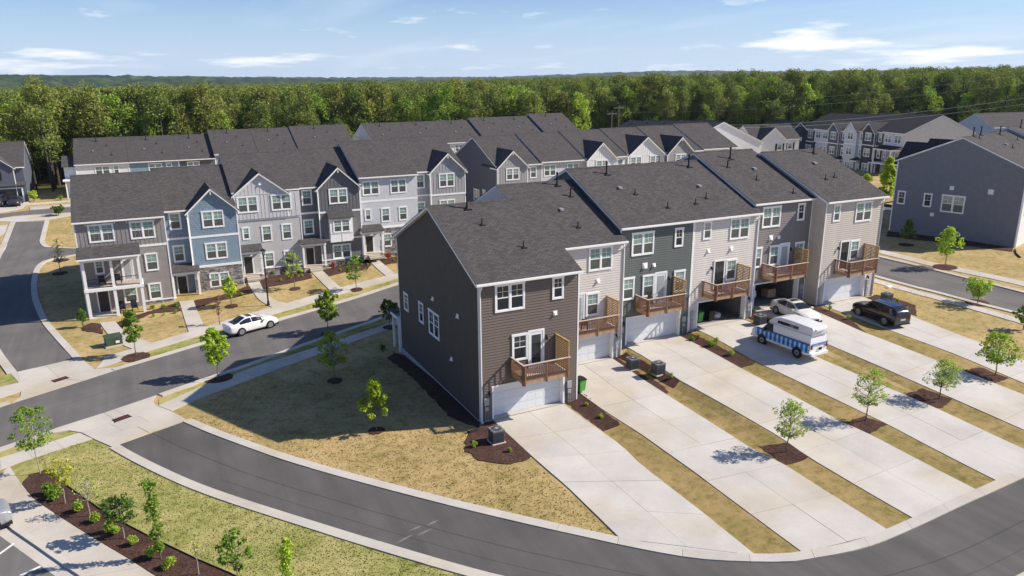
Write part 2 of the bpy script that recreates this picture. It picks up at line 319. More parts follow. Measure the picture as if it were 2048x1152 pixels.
def smooth(pts, k=4):
    """Catmull-Rom through the points"""
    P = [np.array(p, float) for p in pts]; P = [2 * P[0] - P[1]] + P + [2 * P[-1] - P[-2]]; out = []
    for i in range(1, len(P) - 2):
        for j in range(k):
            t = j / k; a, b, c, d = P[i - 1:i + 3]
            out.append(tuple(.5 * (2 * b + (c - a) * t + (2 * a - 5 * b + 4 * c - d) * t * t + (3 * b - a - 3 * c + d) * t ** 3)))
    out.append(tuple(P[-2])); return out
def inside(p, poly):
    x, y = p; c = False; j = len(poly) - 1
    for i in range(len(poly)):
        xi, yi = poly[i]; xj, yj = poly[j]
        if (yi > y) != (yj > y) and x < (xj - xi) * (y - yi) / (yj - yi) + xi: c = not c
        j = i
    return c
def drape(name, poly, mat, off=.03, thick=.1, sp=1.0, parent=None, bend=None):
    B = resample(poly, sp); n = len(B); xs = [p[0] for p in B]; ys = [p[1] for p in B]; I = []
    for x in np.arange(min(xs) + sp / 2, max(xs), sp):
        for y in np.arange(min(ys) + sp / 2, max(ys), sp):
            if inside((x, y), B): I.append((x, y))
    vs, es, fs, *_ = delaunay_2d_cdt([Vector(p) for p in B + I], [(i, (i + 1) % n) for i in range(n)], [tuple(range(n))], 1, 1e-4)
    z = tz([v.x for v in vs], [v.y for v in vs]) + off
    V = [(v.x, v.y, float(q)) for v, q in zip(vs, z)]; F = [tuple(f) for f in fs]
    cnt = {}
    for f in F:
        for a, b in zip(f, f[1:] + f[:1]): cnt[(a, b)] = cnt.get((a, b), 0) + 1
    o = len(V); low = [(x, y, q - thick) for x, y, q in V]
    side = [(b, a, a + o, b + o) for (a, b) in cnt if (b, a) not in cnt]
    me = bpy.data.meshes.new(name); me.from_pydata(V + low, [], F + side); me.materials.append(mat)
    bm = bmesh.new(); bm.from_mesh(me); bmesh.ops.delete(bm, geom=[v for v in bm.verts if not v.link_faces], context='VERTS'); bmesh.ops.recalc_face_normals(bm, faces=bm.faces)
    up = [f for f in bm.faces if abs(f.normal.z) > .7]
    if up and sum(f.normal.z for f in up) < 0: bmesh.ops.reverse_faces(bm, faces=bm.faces)
    bm.to_mesh(me); bm.free()
    return put(name, me, parent)
def offs(line, d):
    P = [np.array(p) for p in line]; out = []
    for i, p in enumerate(P):
        t = P[min(i + 1, len(P) - 1)] - P[max(i - 1, 0)]; t = t / np.linalg.norm(t); out.append(tuple(p + np.array([-t[1], t[0]]) * d))
    return out
def lerp2(line, t):
    P = [np.array(p) for p in line]; d = [0]
    for a, b in zip(P, P[1:]): d.append(d[-1] + np.linalg.norm(b - a))
    s = t * d[-1]; i = min(max(int(np.searchsorted(d, s)) - 1, 0), len(P) - 2)
    return P[i] + (P[i + 1] - P[i]) * ((s - d[i]) / max(d[i + 1] - d[i], 1e-9))
def length(line): return sum(np.linalg.norm(np.array(b) - np.array(a)) for a, b in zip(line, line[1:]))
def slabs(parent, nm, Lf, Rt, rows, cols, mat, off=.05, gap=.012, thick=.12, t0=0, t1=1, tilt=None):
    """slabs between two edge lines, real joints between them"""
    Ln = .5 * (length(Lf) + length(Rt)) * (t1 - t0); Wd = np.linalg.norm(lerp2(Lf, .5) - lerp2(Rt, .5))
    gr, gc = gap / Ln * rows / rows, gap / Wd
    for r in range(rows):
        for c in range(cols):
            a, b = t0 + (t1 - t0) * (r / rows) + gr * (t1 - t0), t0 + (t1 - t0) * ((r + 1) / rows) - gr * (t1 - t0); u, w = c / cols + gc, (c + 1) / cols - gc
            k = max(2, int(Ln / rows / 1.0)); m = max(1, int(Wd / cols / 1.0)); V = []; F = []
            dz = random.uniform(-.006, .006)
            for i in range(k + 1):
                A = lerp2(Lf, a + (b - a) * i / k); B = lerp2(Rt, a + (b - a) * i / k)
                for j in range(m + 1):
                    p = A + (B - A) * (u + (w - u) * j / m); V.append((p[0], p[1], float(tz(p[0], p[1])) + off + dz))
            n1 = m + 1
            for i in range(k):
                for j in range(m): F.append((i * n1 + j, i * n1 + j + 1, (i + 1) * n1 + j + 1, (i + 1) * n1 + j))
            o = len(V); rim = list(range(m + 1)) + [i * n1 + m for i in range(1, k + 1)] + [k * n1 + j for j in range(m - 1, -1, -1)] + [i * n1 for i in range(k - 1, 0, -1)]
            V2 = V + [(V[i][0], V[i][1], V[i][2] - thick) for i in rim]; nr = len(rim)
            F += [(rim[i], rim[(i + 1) % nr], o + (i + 1) % nr, o + i) for i in range(nr)]
            mb = MB(); mb.add(V2, F); mb.build(nm, mat, parent)
def nodeless(name, kind='structure'):
    o = put(name, None); o['kind'] = kind; return o
P = lambda *a: [g(*p) for p in a]
# ---- streets -------------------------------------------------------
near = P((-60, 918), (0, 896.6), (75, 872), (114.6, 856), (208.3, 826.3), (312.5, 791), (398, 761), (476.7, 735.2), (596.3, 691.7), (738.5, 642.7), (765.6, 633.7))
far = P((-60, 834), (0, 815.9), (23.4, 808), (166.7, 762.5), (230.5, 741.7), (372.4, 700), (558, 642.7), (799.5, 569.3))
def extend(line, d):
    a, b = np.array(line[-4]), np.array(line[-1]); t = (b - a) / np.linalg.norm(b - a); return line + [tuple(b + t * d)]
near = extend(near, 42); far = extend(far, 40)
struct(drape('street', near + far[::-1], ASPH2, .03, .1, 1.5))
def curb(name, line, w, seg, off=.09, mat=CURB, side=1):
    par = nodeless(name); o2 = offs(line, w * side); n = max(1, round(length(line) / seg))
    slabs(par, 'curb_stone', line, o2, n, 1, mat, off, .008, .15)
def sub(line, t0, t1, n=12): return [tuple(lerp2(line, t0 + (t1 - t0) * i / n)) for i in range(n + 1)]
def tof(line, p):
    p = np.array(p); best = (1e9, 0)
    for i in range(401):
        q = lerp2(line, i / 400); d = np.linalg.norm(q - p)
        if d < best[0]: best = (d, i / 400)
    return best[1]
curb('kerb', sub(near, tof(near, g(-60, 918)), tof(near, g(75, 872)), 8), .6, 3, side=-1)
curb('kerb', sub(near, tof(near, g(318, 789)), 1, 30), .6, 3, side=-1)
curb('kerb', sub(far, 0, tof(far, g(23.4, 808)), 5), .6, 3)
curb('kerb', sub(far, tof(far, g(228, 742)), 1, 30), .6, 3)
# ---- alley in front -------------------------------------------------
up = P((365.8, 845), (422, 869), (530, 909), (640, 943.7), (824.5, 994), (1040, 1047), (1166, 1075), (1280, 1100), (1408, 1121), (1557.7, 1126.5), (1613, 1121), (1730.7, 1097.9), (1839.6, 1053), (1920.8, 1014.6), (2048, 957))
e = np.array(up[-1]); e0 = np.array(up[-3]); dr = (e - e0) / np.linalg.norm(e - e0)
up = up + [tuple(e + dr * 6), tuple(e + dr * 14 + np.array([0, .6])), (58, -20)]
up = smooth(up, 3)
lo = P((238.2, 890.3), (326.6, 936.9), (440, 984), (640, 1048), (797, 1096), (977.5, 1147)) + [g(1150, 1185), g(1350, 1222), g(1560, 1245), g(1790, 1222), g(1960, 1185), g(2048, 1146)]
lo = smooth(lo, 3); e = np.array(lo[-1]); lo = lo + [tuple(e + dr * 20), (58, -27)]
struct(drape('alley', up + lo[::-1], ASPH, .03, .1, 1.2))
curb('alley_kerb', up, .62, 3.1, .08); curb('alley_kerb', lo, .62, 3.1, .08, side=-1)
# apron of the front alley
ap = P((238.2, 890.3), (224, 894.8), (185, 878.4), (158.9, 866.7), (138, 862), (110, 864), (75, 872.2), (114.6, 856.3), (208.3, 826.6), (312.5, 791.3), (320, 789.5), (309, 796), (306, 803), (312.5, 812), (341, 822.4), (375, 840.6), (366, 845))
apo = nodeless('apron'); 
E1 = [ap[6]] + [ap[7], ap[8], ap[9], ap[10]]
def poly_slabs(parent, nm, polys, mat, off=.05, sp=1.0):
    for pl in polys:
        c = np.mean(np.array(pl), 0); q = [tuple(np.array(p) + (c - np.array(p)) / np.linalg.norm(c - np.array(p)) * .015) for p in pl]
        drape(nm, q, mat, off + random.uniform(-.004, .004), .1, sp, parent)
poly_slabs(apo, 'slab', [P((75, 872), (114.6, 856.3), (208.3, 826.6), (231, 842), (222, 850), (163, 866), (138, 862)),
    P((208.3, 826.6), (229, 819.5), (256, 835), (233, 843)), P((229, 819.5), (312.5, 791.3), (306, 803), (312.5, 812), (275, 833), (256, 835)),
    P((163, 866), (222, 850), (245, 862), (190, 880)), P((222, 850), (256, 835), (275, 833), (297, 844), (245, 862)), P((275, 833), (312.5, 812), (341, 822.4), (297, 844)),
    P((190, 880), (245, 862), (275, 855), (298, 867), (238.2, 890.3), (224, 894.8)), P((245, 862.5), (297, 844.5), (341, 822.8), (375, 840.6), (366, 845), (298, 866.6), (275, 854.6))], CONC2)
def grate(px, py, rz, col):
    t = thing('drain_grate', 'rust coloured cast drain inlet grate let into the concrete %s' % ('apron of the front alley' if px < 200 or px > 200 and py > 800 else 'apron'), 'drain', G3(px, py, .06), R(rz))
    m = MB(); m.box(-.55, .55, -.3, .3, 0, .02); m.build('frame', col, t)
    for i in range(7): MB().box(-.5 + i * .155, -.42 + i * .155, -.25, .25, .02, .045).build('bar', RUST, t)
    return t
RUST = plain('rusty_iron', (.13, .05, .04), .8, .3, 8)
a1 = grate(244, 838, 25, BLACK); a1['label'] = 'rusty drain grate in the concrete apron of the nearest alley'
a2 = grate(121, 760, 28, BLACK); a2['label'] = 'dark drain grate in the apron of the alley on the far side of the street'
# ---- alley beside the left row ---------------------------------------
br = P((146.9, 718.8), (100, 666.7), (80.2, 639.6), (64.6, 600), (62, 575), (62.5, 563.3), (68.8, 538.3), (81.3, 525.8), (100, 518.5), (154, 509))
br2 = P((155, 498.3), (100, 495.6), (87, 494), (80, 486), (80, 478), (89.6, 442.5))
bl = P((31.3, 444.6), (12.5, 492.5), (0, 518.5), (-26, 585), (-22, 650), (0, 698), (34.4, 744.8))
br = smooth(br, 3); br2 = smooth(br2, 3); bl = smooth(bl, 3)
e1 = np.array(br[-1]); e2 = np.array(br2[0])
struct(drape('left_alley', br + [tuple(e1 + np.array([14, 0])), tuple(e2 + np.array([14, 0]))] + br2 + bl, ASPH2, .03, .1, 1.2))
curb('left_alley_kerb', br, .6, 3, .08, side=-1); curb('left_alley_kerb', br2, .6, 3, .08, side=-1); curb('left_alley_kerb', bl, .7, 3, .08, side=-1)
ab = nodeless('left_apron')
poly_slabs(ab, 'slab', [P((34.4, 744.8), (92, 731.8), (118, 757), (45, 778)), P((92, 731.8), (146.9, 718.8), (160, 716), (188.5, 739), (176, 742), (118, 757)),
    P((21, 748), (34.4, 744.8), (45, 778), (44, 776), (33, 760)), P((44, 778.5), (118, 757.5), (165, 762.5), (98, 783.5), (23.4, 807.5), (40, 795)), P((118, 757), (188.5, 739), (200, 738.5), (228, 735.5), (230, 742), (165, 762.5))], CONC2)
cs_b = P((-60, 452), (0, 437), (31.3, 432.5), (89.6, 428.5), (143.8, 425), (200, 421)); cs_t = P((-60, 440), (0, 428), (60, 421), (143.8, 414), (200, 410))
struct(drape('cross_street', cs_b + cs_t[::-1], ASPH2, .03, .1, 2))
struct(drape('cross_street_kerb', P((-60, 462), (0, 444), (31, 444.8), (89.6, 440.8), (146, 431), (200, 427), (200, 421.5), (143.8, 425.5), (89.6, 429), (31.3, 433), (0, 437.5), (-60, 452.5)), CURB, .08, .1, 2))
struct(drape('cross_street_kerb', P((60, 420.5), (143.8, 413.5), (200, 409.5), (200, 405), (143.8, 408.5), (60, 415)), CURB, .08, .1, 2))
struct(drape('cross_pavement', P((46, 412), (143.8, 404), (200, 400), (200, 397), (143.8, 401), (46, 408)), CONC2, .06, .1, 2))
struct(drape('left_driveway', P((-60, 438), (0, 425.5), (45, 417.5), (60, 402), (0, 404), (-60, 408)), CONC, .05, .1, 2))
# little driveways cut by the left edge of the picture
for a, b in (((450, 463), (474, 480)), ((489, 501), (508, 522))): struct(drape('left_driveway', P((-60, a[0] + 6), (15, a[0]), (10, b[0] - 8), (-4, b[1] - 6), (-60, b[1])), CONC, .05, .1, 1.5))
# ---- pavements --------------------------------------------------------
def pave(name, up_, lw, seg=1.5, off=.05):
    par = nodeless(name); n = max(1, round(length(up_) / seg)); slabs(par, 'slab', up_, lw, n, 1, CONC2, off, .006)
nu = P((316.4, 812.8), (416.7, 767.5), (530, 727), (643.7, 691.5), (788, 643)); nl = P((343, 822.4), (400, 797.5), (558, 738.6), (680, 694), (786, 656))
pave('pavement', extend(nu, 30), extend(nl, 30))
pave('pavement', P((-60, 935), (0, 917.4), (158.9, 866.7)), P((-60, 966), (20.8, 931.8), (185, 878.4)))
pave('pavement', extend(P((215, 712), (273.6, 696), (380.4, 663.5), (480, 633), (573.8, 606.6), (682, 575), (799.5, 545.6)), 40), extend(P((192, 738), (224, 729.5), (290, 705), (400, 671.3), (544.4, 630), (682, 589), (797, 557)), 40))
pave('pavement', P((-60, 792), (0, 775), (43, 765)), P((-60, 812), (0, 797), (54, 780)))
# big walk beside the car park, car park, its kerb
wl = P((-60, 945), (20, 933), (43.3, 969.3), (68, 1000), (100.7, 1022.7), (173, 1069), (263.8, 1123.4), (308, 1152), (420, 1225)); wr = P((-60, 1000), (-20, 1020), (5, 1035), (26, 1050.5), (75, 1085), (120.8, 1117.4), (169.2, 1152), (265, 1225))
par = nodeless('parking_pavement'); slabs(par, 'slab', wl[1:], [wr[0]] + wr[2:], 8, 1, CONC2, .05, .006)
pk = P((-60, 985), (-10, 1030), (26, 1063), (70, 1093), (121, 1129), (155, 1152), (250, 1225)); pk0 = P((-60, 980), (-6, 1028), (26, 1050.5), (75, 1085), (120.8, 1117.4), (169.2, 1152), (265, 1225))
gut = P((-60, 1022), (-30, 1044), (0, 1072), (54.4, 1111.3), (109.8, 1152), (200, 1225))
struct(drape('parking_kerb', pk0 + pk[::-1], CURB, .12, .2, 1.5)); struct(drape('parking_gutter', pk + gut[::-1], CURB, -.03 + .04, .1, 1.5))
struct(drape('car_park', gut + P((-60, 1300)), asphalt('car_park_asphalt', (.17, .165, .16)), .0 + .012, .1, 1.5))
WP = plain('white_paint', (.72, .72, .70), .7, .1, 9)
struct(drape('parking_line', P((0, 1106.5), (27, 1087), (29, 1089), (0, 1110)), WP, .035, .01, 1)); struct(drape('parking_line', P((38, 1152), (80, 1132.5), (83, 1134.5), (45, 1152)), WP, .035, .01, 1))
SEAM = asphalt('asphalt_seam', (.075, .072, .07)); SEAM2 = asphalt('asphalt_street_seam', (.115, .11, .105))
def seam(A_, B_, f, w, mat, off, t0=.0, t1=1.):
    L1 = [tuple(lerp2(A_, t0 + (t1 - t0) * i / 60) * (1 - f) + lerp2(B_, t0 + (t1 - t0) * i / 60) * f) for i in range(61)]; L1 = [(x + random.uniform(-.015, .015), y + random.uniform(-.015, .015)) for x, y in L1]
    struct(drape('asphalt_seam', offs(L1, w / 2) + offs(L1, -w / 2)[::-1], mat, off, .003, 1.0))
seam(up, lo, .5, .06, SEAM, .0335); seam(up, lo, .78, .035, SEAM, .0335, .1, .7); seam(near, far, .5, .06, SEAM2, .0335); seam(near, far, .2, .035, SEAM2, .0335, 0, .5)
SCUF = asphalt('scuffed_asphalt', (.22, .215, .21))
for a_, b_, w_ in (((791, 1088), (828, 1069), .16), ((832, 1073), (866, 1057), .12), ((818, 1063), (846, 1051), .12), ((854, 1052), (878, 1040), .16)):
    p_, q_ = np.array(g(*a_)), np.array(g(*b_)); n_ = np.array([-(q_ - p_)[1], (q_ - p_)[0]]); n_ /= np.linalg.norm(n_); struct(drape('scuff_mark', [tuple(p_), tuple((p_ + q_) / 2 - n_ * w_ / 2), tuple(q_), tuple((p_ + q_) / 2 + n_ * w_ / 2)], SCUF, .034, .004, .6))
# ---- right street -----------------------------------------------------
rn = P((1745, 549.8), (1840, 576), (1950, 604), (2045, 627.6), (2120, 650)); rf = P((1754, 514.8), (1850, 537.5), (1950, 563), (2048, 588), (2120, 607))
def ext0(line, d):
    a, b = np.array(line[1]), np.array(line[0]); t = (b - a) / np.linalg.norm(b - a); return [tuple(b + t * d)] + line
rn = extend(ext0(rn, 40), 30); rf = extend(ext0(rf, 30), 30)
struct(drape('right_street', rn + rf[::-1], ASPH2, .035, .1, 1.5)); curb('right_kerb', rn, .55, 3, .09, side=-1); curb('right_kerb', rf, .55, 3, .13)
pave('right_pavement', P((1700, 546), (1745, 557), (1840, 583.5), (2047.5, 640), (2120, 660)), P((1700, 553), (1743, 564.4), (1840, 591), (2045, 649), (2120, 670)))
pave('right_pavement', P((1700, 485), (1754, 497.9), (1870, 526), (2048, 564.4), (2120, 580)), P((1700, 493), (1754, 505.8), (1870, 535), (2048, 573.5), (2120, 590)))
# ---- driveways ----------------------------------------------------------
endy = lambda x: min(up, key=lambda p: abs(p[0] - x))[1] + .64
def toend(p, q):
    """carry an edge line on to the back of the alley kerb"""
    p, q = np.array(p), np.array(q); t = (q - p) / np.linalg.norm(q - p); r = q.copy()
    while r[1] > endy(r[0]) and r[1] > -40: r = r + t * .05
    return tuple(r)
DW = []
raw = [(((991, 837), (1062, 912), (1097, 943), (1134.5, 974.7), (1240.5, 1078.7)), ((1130.6, 805.8), (1246, 894), (1280, 929), (1410, 1029.5), (1512.8, 1112.8))),
       (((1120, 757), (1158, 786), (1207, 821.7), (1280, 868), (1386.8, 944), (1606, 1107)), ((1220.8, 717), (1280, 756), (1333.4, 790.3), (1502, 897), (1570.5, 931), (1779.8, 1063.7))),
       (((1252, 690.5), (1361, 762.5), (1557.7, 873.6), (1617.5, 916), (1828.9, 1039.3)), ((1357.5, 674), (1480.8, 737), (1690, 848), (1739, 869), (1952.8, 980.4))),
       (((1383, 645), (1510.7, 724), (1775.5, 850), (1995.5, 964)), ((1477, 637), (1634.6, 715.5), (1878, 820), (2048, 899))),
       (((1506, 615), (1651.6, 687.8), (1916.5, 803), (2048, 861)), ((1592, 606), (1640, 627), (1719, 662), (1870, 720.5), (2048, 790.5))),
       (((1645, 607), (1669, 621), (1793.5, 666.4), (1910.8, 709.3), (2048, 768)), ((1724, 596), (1739, 600), (1816, 630), (1854.4, 646), (1978.5, 693.5), (2048, 721.7)))]
for i, (a, b) in enumerate(raw):
    Lf, Rt = P(*a), P(*b); ux, uy = ((0, 0), (7.45, 5.0), (14.62, 5.7), (21.92, 5.72), (29.03, 6.5), (36.2, 5.0))[i]; Lf[0] = (ux + .88, uy - .02); Rt[0] = (ux + 6.32, uy - .02)
    if i >= 0: Lf[-1] = toend(Lf[-2], Lf[-1]) if Lf[-1][1] > endy(Lf[-1][0]) + .3 else Lf[-1]; Rt[-1] = toend(Rt[-2], Rt[-1]) if Rt[-1][1] > endy(Rt[-1][0]) + .3 else Rt[-1]
    DW.append((Lf, Rt)); n = max(4, round(length(Rt) / 3.6))
    slabs(nodeless('driveway'), 'slab', Lf, Rt, n, 2, CONC, .055, .009)
    ko = offs(up, .63); arc = [p for p in ko if Lf[-1][0] < p[0] < Rt[-1][0] and p[1] < -8]
    if arc and i == 0: a_, b_ = lerp2(Lf, .97), lerp2(Rt, .97); struct(drape('driveway_edge', [tuple(a_), Lf[-1]] + arc + [Rt[-1], tuple(b_)], CONC, .042, .05, .8))
# ---- strips and beds between the driveways -------------------------------
def between(i, t0, t1, n=10):
    a = [tuple(lerp2(DW[i][1], t0 + (t1 - t0) * k / n)) for k in range(n + 1)]; b = [tuple(lerp2(DW[i + 1][0], t0 + (t1 - t0) * k / n)) for k in range(n + 1)]
    return a + b[::-1]
def ty(i, py, px): return tof(DW[i][1], g(px, py))
def inset(poly, d=.06):
    c = np.mean(np.array(poly), 0); return [tuple(np.array(p) + (c - np.array(p)) / np.linalg.norm(c - np.array(p)) * d) for p in poly]
strips = [(.012, [(1205, 862)], []), ]
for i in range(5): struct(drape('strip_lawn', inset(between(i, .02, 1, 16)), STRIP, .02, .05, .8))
def bed(poly, name='mulch_bed', jag=.08, off=.045):
    B = resample(poly, .35); B = [(x + random.uniform(-jag, jag), y + random.uniform(-jag, jag)) for x, y in B]
    return struct(drape(name, B, MULCH, off, .06, .6))
bed(P((1131, 806), (1154, 782), (1172, 792), (1207, 823), (1243, 850), (1206, 863)))
bed(P((990, 838), (1062, 912), (1045, 924), (1010, 930), (960, 922), (932, 902), (930, 885), (940, 862), (962, 851)))
bed(P((1222, 719), (1250, 706), (1300, 730), (1360, 763), (1331, 789)))
bed(P((1358, 676), (1378, 664), (1440, 695), (1512, 726), (1480, 737)))
bed(P((1478, 640), (1506, 622), (1560, 650), (1540, 668)))
bed(P((1594, 607), (1632, 612), (1700, 640), (1735, 668), (1700, 655), (1640, 627)))
bed(P((1728, 597), (1752, 590), (1790, 597), (1832, 612), (1832, 632), (1812, 625), (1775, 612)))
for q in (((1516, 893), (1572, 886), (1618, 915), (1570, 931)), ((1684, 846), (1728, 833), (1774, 850), (1738, 868)), ((1800, 790), (1845, 778), (1905, 800), (1880, 818), (1850, 812)), ((1930, 742), (1960, 735), (2015, 757), (1990, 768))): bed(P(*q))
# ---- lawn south of the alley, its mulch bed -------------------------------
struct(drape('south_lawn', P((20.8, 933), (185, 879.5), (222.9, 895.4), (316.4, 943), (440, 990), (640, 1061), (836, 1120), (980, 1165), (1300, 1240), (1300, 1330), (500, 1300), (461, 1150), (395, 1121), (298, 1075), (217, 1033), (149, 985), (88, 943), (62, 955), (43, 968)), LAWNG, .02, .05, 1.0))
bed(P((43.3, 969.3), (60, 950), (88.6, 942), (149, 984.5), (217.5, 1032.8), (298, 1075), (394.8, 1121.4), (461, 1149.5), (560, 1200), (540, 1260), (420, 1225), (308, 1152), (263.8, 1123.4), (173, 1069), (100.7, 1022.7), (68, 1000)), jag=.05)
edge = P((88.6, 941), (149, 983.5), (217.5, 1031.8), (298, 1074), (394.8, 1120.4), (461, 1148.5), (560, 1199))
m = MB(); m.tube([(x, y, float(tz(x, y)) + .07) for x, y in resample(edge, .5, False)], .035, 5); struct(m.build('bed_edging', BLACK))
for q in (((0, 903), (75, 876), (138, 863), (150, 867), (75, 893), (0, 915)), ((318, 800), (345, 790), (470, 744), (640, 681), (760, 641), (765, 648), (640, 690), (416, 766), (318, 811))): struct(drape('verge', P(*q), LAWNG, .035, .05, 1))
for q in (((225, 729), (341, 703), (544, 637), (797, 563), (797, 558), (544, 631), (400, 672), (290, 706)), ((0, 777), (43, 766), (45, 770), (20, 790), (0, 796)), ((0, 752), (27, 747), (42, 762), (0, 772))): struct(drape('verge', P(*q), LAWNG, .03, .05, 1))
# mulch along the front of house A1 side and left row
bed(P((790, 706), (812, 712), (960, 845), (960, 858), (900, 835), (840, 770), (800, 735), (775, 716)), off=.05)
# ---- left row: walks, beds, lawn -------------------------------------------
def walk(pts_l, pts_r, n):
    slabs(nodeless('front_walk'), 'slab', smooth(P(*pts_l), 4), smooth(P(*pts_r), 4), n, 1, CONC2, .06, .008)
walk(((199.4, 646), (215, 668), (240, 688), (268, 700)), ((230.7, 643), (250, 665), (280, 679), (308, 688)), 4)
walk(((358.3, 603.6), (367, 632), (378, 667)), ((387, 601), (397, 627), (411, 657)), 4)
walk(((491.4, 561.3), (507, 585.6), (520, 602), (545, 616)), ((517, 558.8), (530, 585), (548, 600), (574, 608)), 4)
walk(((618.8, 540.9), (638, 560), (662, 584)), ((641.4, 539), (660, 556), (682, 576)), 3)
walk(((738, 521.8), (752, 536), (771, 552)), ((757, 520), (772, 533), (790, 547)), 3)
for q in (((163, 655), (184, 646), (200, 648), (207, 668), (165, 662)), ((232, 646), (270, 632), (350, 607), (357, 604), (362, 622), (300, 628), (245, 655)), ((388, 602), (440, 592), (492, 574), (494, 566), (506, 586), (470, 596), (430, 604), (394, 616)),
          ((518, 560), (560, 548), (610, 540), (618, 543), (625, 556), (585, 566), (540, 574), (527, 578)), ((643, 541), (690, 530), (736, 520), (742, 528), (735, 540), (690, 545), (655, 553)), ((759, 522), (800, 512), (800, 525), (770, 530))): bed(P(*q), jag=.1)
for q in ((437, 757, 22), (657, 668, 12), (272, 715, 20), (463, 613, 10), (590, 578, 9), (713, 580, 10), (753, 862, 14), (670, 762, 13), (120, 547, 10), (122, 521, 10), (1890, 535, 16), (1955, 606, 15), (1812, 490, 10), (780, 655, 12)):
    c = g(q[0], q[1]); d = np.linalg.norm(np.array(c) - CAM[:2]); r = q[2] / FPX * d * 1.25
    bed([(c[0] + r * math.cos(t), c[1] + r * math.sin(t)) for t in np.linspace(0, 2 * math.pi, 12, endpoint=False)], off=.06, jag=.04)
# ================================================================== BUILDING KIT
MESH = {}
def cached(key, fn):
    if key not in MESH: MESH[key] = fn()
    return MESH[key]
def window(par, x, z, w, h, y=0, rz=0, up='g', trim=None, x_off=None, shutters=False):
    """casing at the wall plane facing -y (turned by rz), sash and panes its children"""
    w, h = round(w, 2), round(h, 2); dbl = w > 1.7; c = .12
    def cas():
        m = MB(); m.box(0, c, -.05, 0, 0, h).box(w - c, w, -.05, 0, 0, h).box(c, w - c, -.05, 0, 0, c).box(-.03, w + .03, -.065, 0, h - c - .03, h)
        if dbl: m.box(w / 2 - .07, w / 2 + .07, -.05, 0, c, h - c - .03)
        return m.mesh('window', WHITE)
    ow = put('window', cached(('cas', w, h), cas), par, (x, y, z) if x_off is None else x_off, (0, 0, rz))
    halves = [(c, w / 2 - .07), (w / 2 + .07, w - c)] if dbl else [(c, w - c)]
    zt = h - c - .03; zm = c + (zt - c) * .5
    for a, b in halves:
        ww = round(b - a, 3)
        def sash():
            m = MB(); s = .045; H0, H1, Hm = 0, zt - c, zm - c
            m.box(0, s, -.03, -.004, H0, H1).box(ww - s, ww, -.03, -.004, H0, H1).box(s, ww - s, -.03, -.004, H0, s).box(s, ww - s, -.03, -.004, H1 - s, H1).box(s, ww - s, -.035, -.004, Hm - .03, Hm + .03)
            m.box(ww / 2 - .012, ww / 2 + .012, -.022, -.004, Hm + .03, H1 - s).box(s, ww / 2 - .012, -.022, -.004, (Hm + H1) / 2 - .012, (Hm + H1) / 2 + .012).box(ww / 2 + .012, ww - s, -.022, -.004, (Hm + H1) / 2 - .012, (Hm + H1) / 2 + .012)
            return m.mesh('sash', WHITE)
        put('sash', cached(('sash', ww, h), sash), ow, (a, 0, c))
        mu = {'g': PUP, 'd': PDK, 'b': PBL}[up]; ml = PDK if up == 'd' else PLO
        for nm, z0, z1, mt in (('pane', zm, zt, mu), ('pane', c, zm, ml)):
            put(nm, cached(('pane', ww, round(z1 - z0, 3), mt.name), lambda: MB().box(0, ww, -.012, -.002, 0, z1 - z0).mesh('pane', mt)), ow, (a, 0, z0))
    return ow
def gsec(d, e, p, ov):
    return [(-ov, e - ov * p), (d / 2, e + d / 2 * p), (d + ov, e - ov * p)]
def roof(par, w, d, e, p, ovL=.12, ovR=.12, ov=.32, mat=None, y0=0):
    s = [(a + y0, b) for a, b in gsec(d, e, p, ov)]; t = .035
    up_ = [(a, b + .17) for a, b in s]; dn = [(a, b + .17 - t) for a, b in s][::-1]
    r = MB().prism(up_ + dn, -ovL - .02, w + ovR + .02).build('roof', mat or SHING, par)
    up2 = [(s[0][0] + .02, s[0][1] + .135), (s[1][0], s[1][1] + .13), (s[2][0] - .02, s[2][1] + .135)]; dn2 = [(a, b - .05) for a, b in s][::-1]; dn2 = [(dn2[0][0] - .02, dn2[0][1]), dn2[1], (dn2[2][0] + .02, dn2[2][1])]
    MB().prism(up2 + dn2, -ovL, w + ovR).build('fascia', WHITE, par)
    MB().prism([(d / 2 - .16 + y0, s[1][1] + .12), (d / 2 + y0, s[1][1] + .21), (d / 2 + .16 + y0, s[1][1] + .12)], -ovL - .03, w + ovR + .03).build('ridge_cap', mat or SHING, r)
    return r
def gutter(par, w, e, p, ov=.32, x0=0, ovL=.1, ovR=.1, y0=0):
    MB().prism([(-ov - .12 + y0, e - ov * p + .02), (-ov - .12 + y0, e - ov * p + .15), (-ov + .015 + y0, e - ov * p + .15), (-ov + .015 + y0, e - ov * p + .02)], x0 - ovL, x0 + w + ovR).build('gutter', WHITE, par)
def downspout(par, x, ytop, y, z1, z0=0, mat=None):
    MB().tube([(x, ytop, z1), (x, ytop, z1 - .12), (x, y - .07, z1 - .5), (x, y - .07, z0 + .15), (x, y - .25, z0)], .05, 6).build('downspout', mat or WHITE, par)
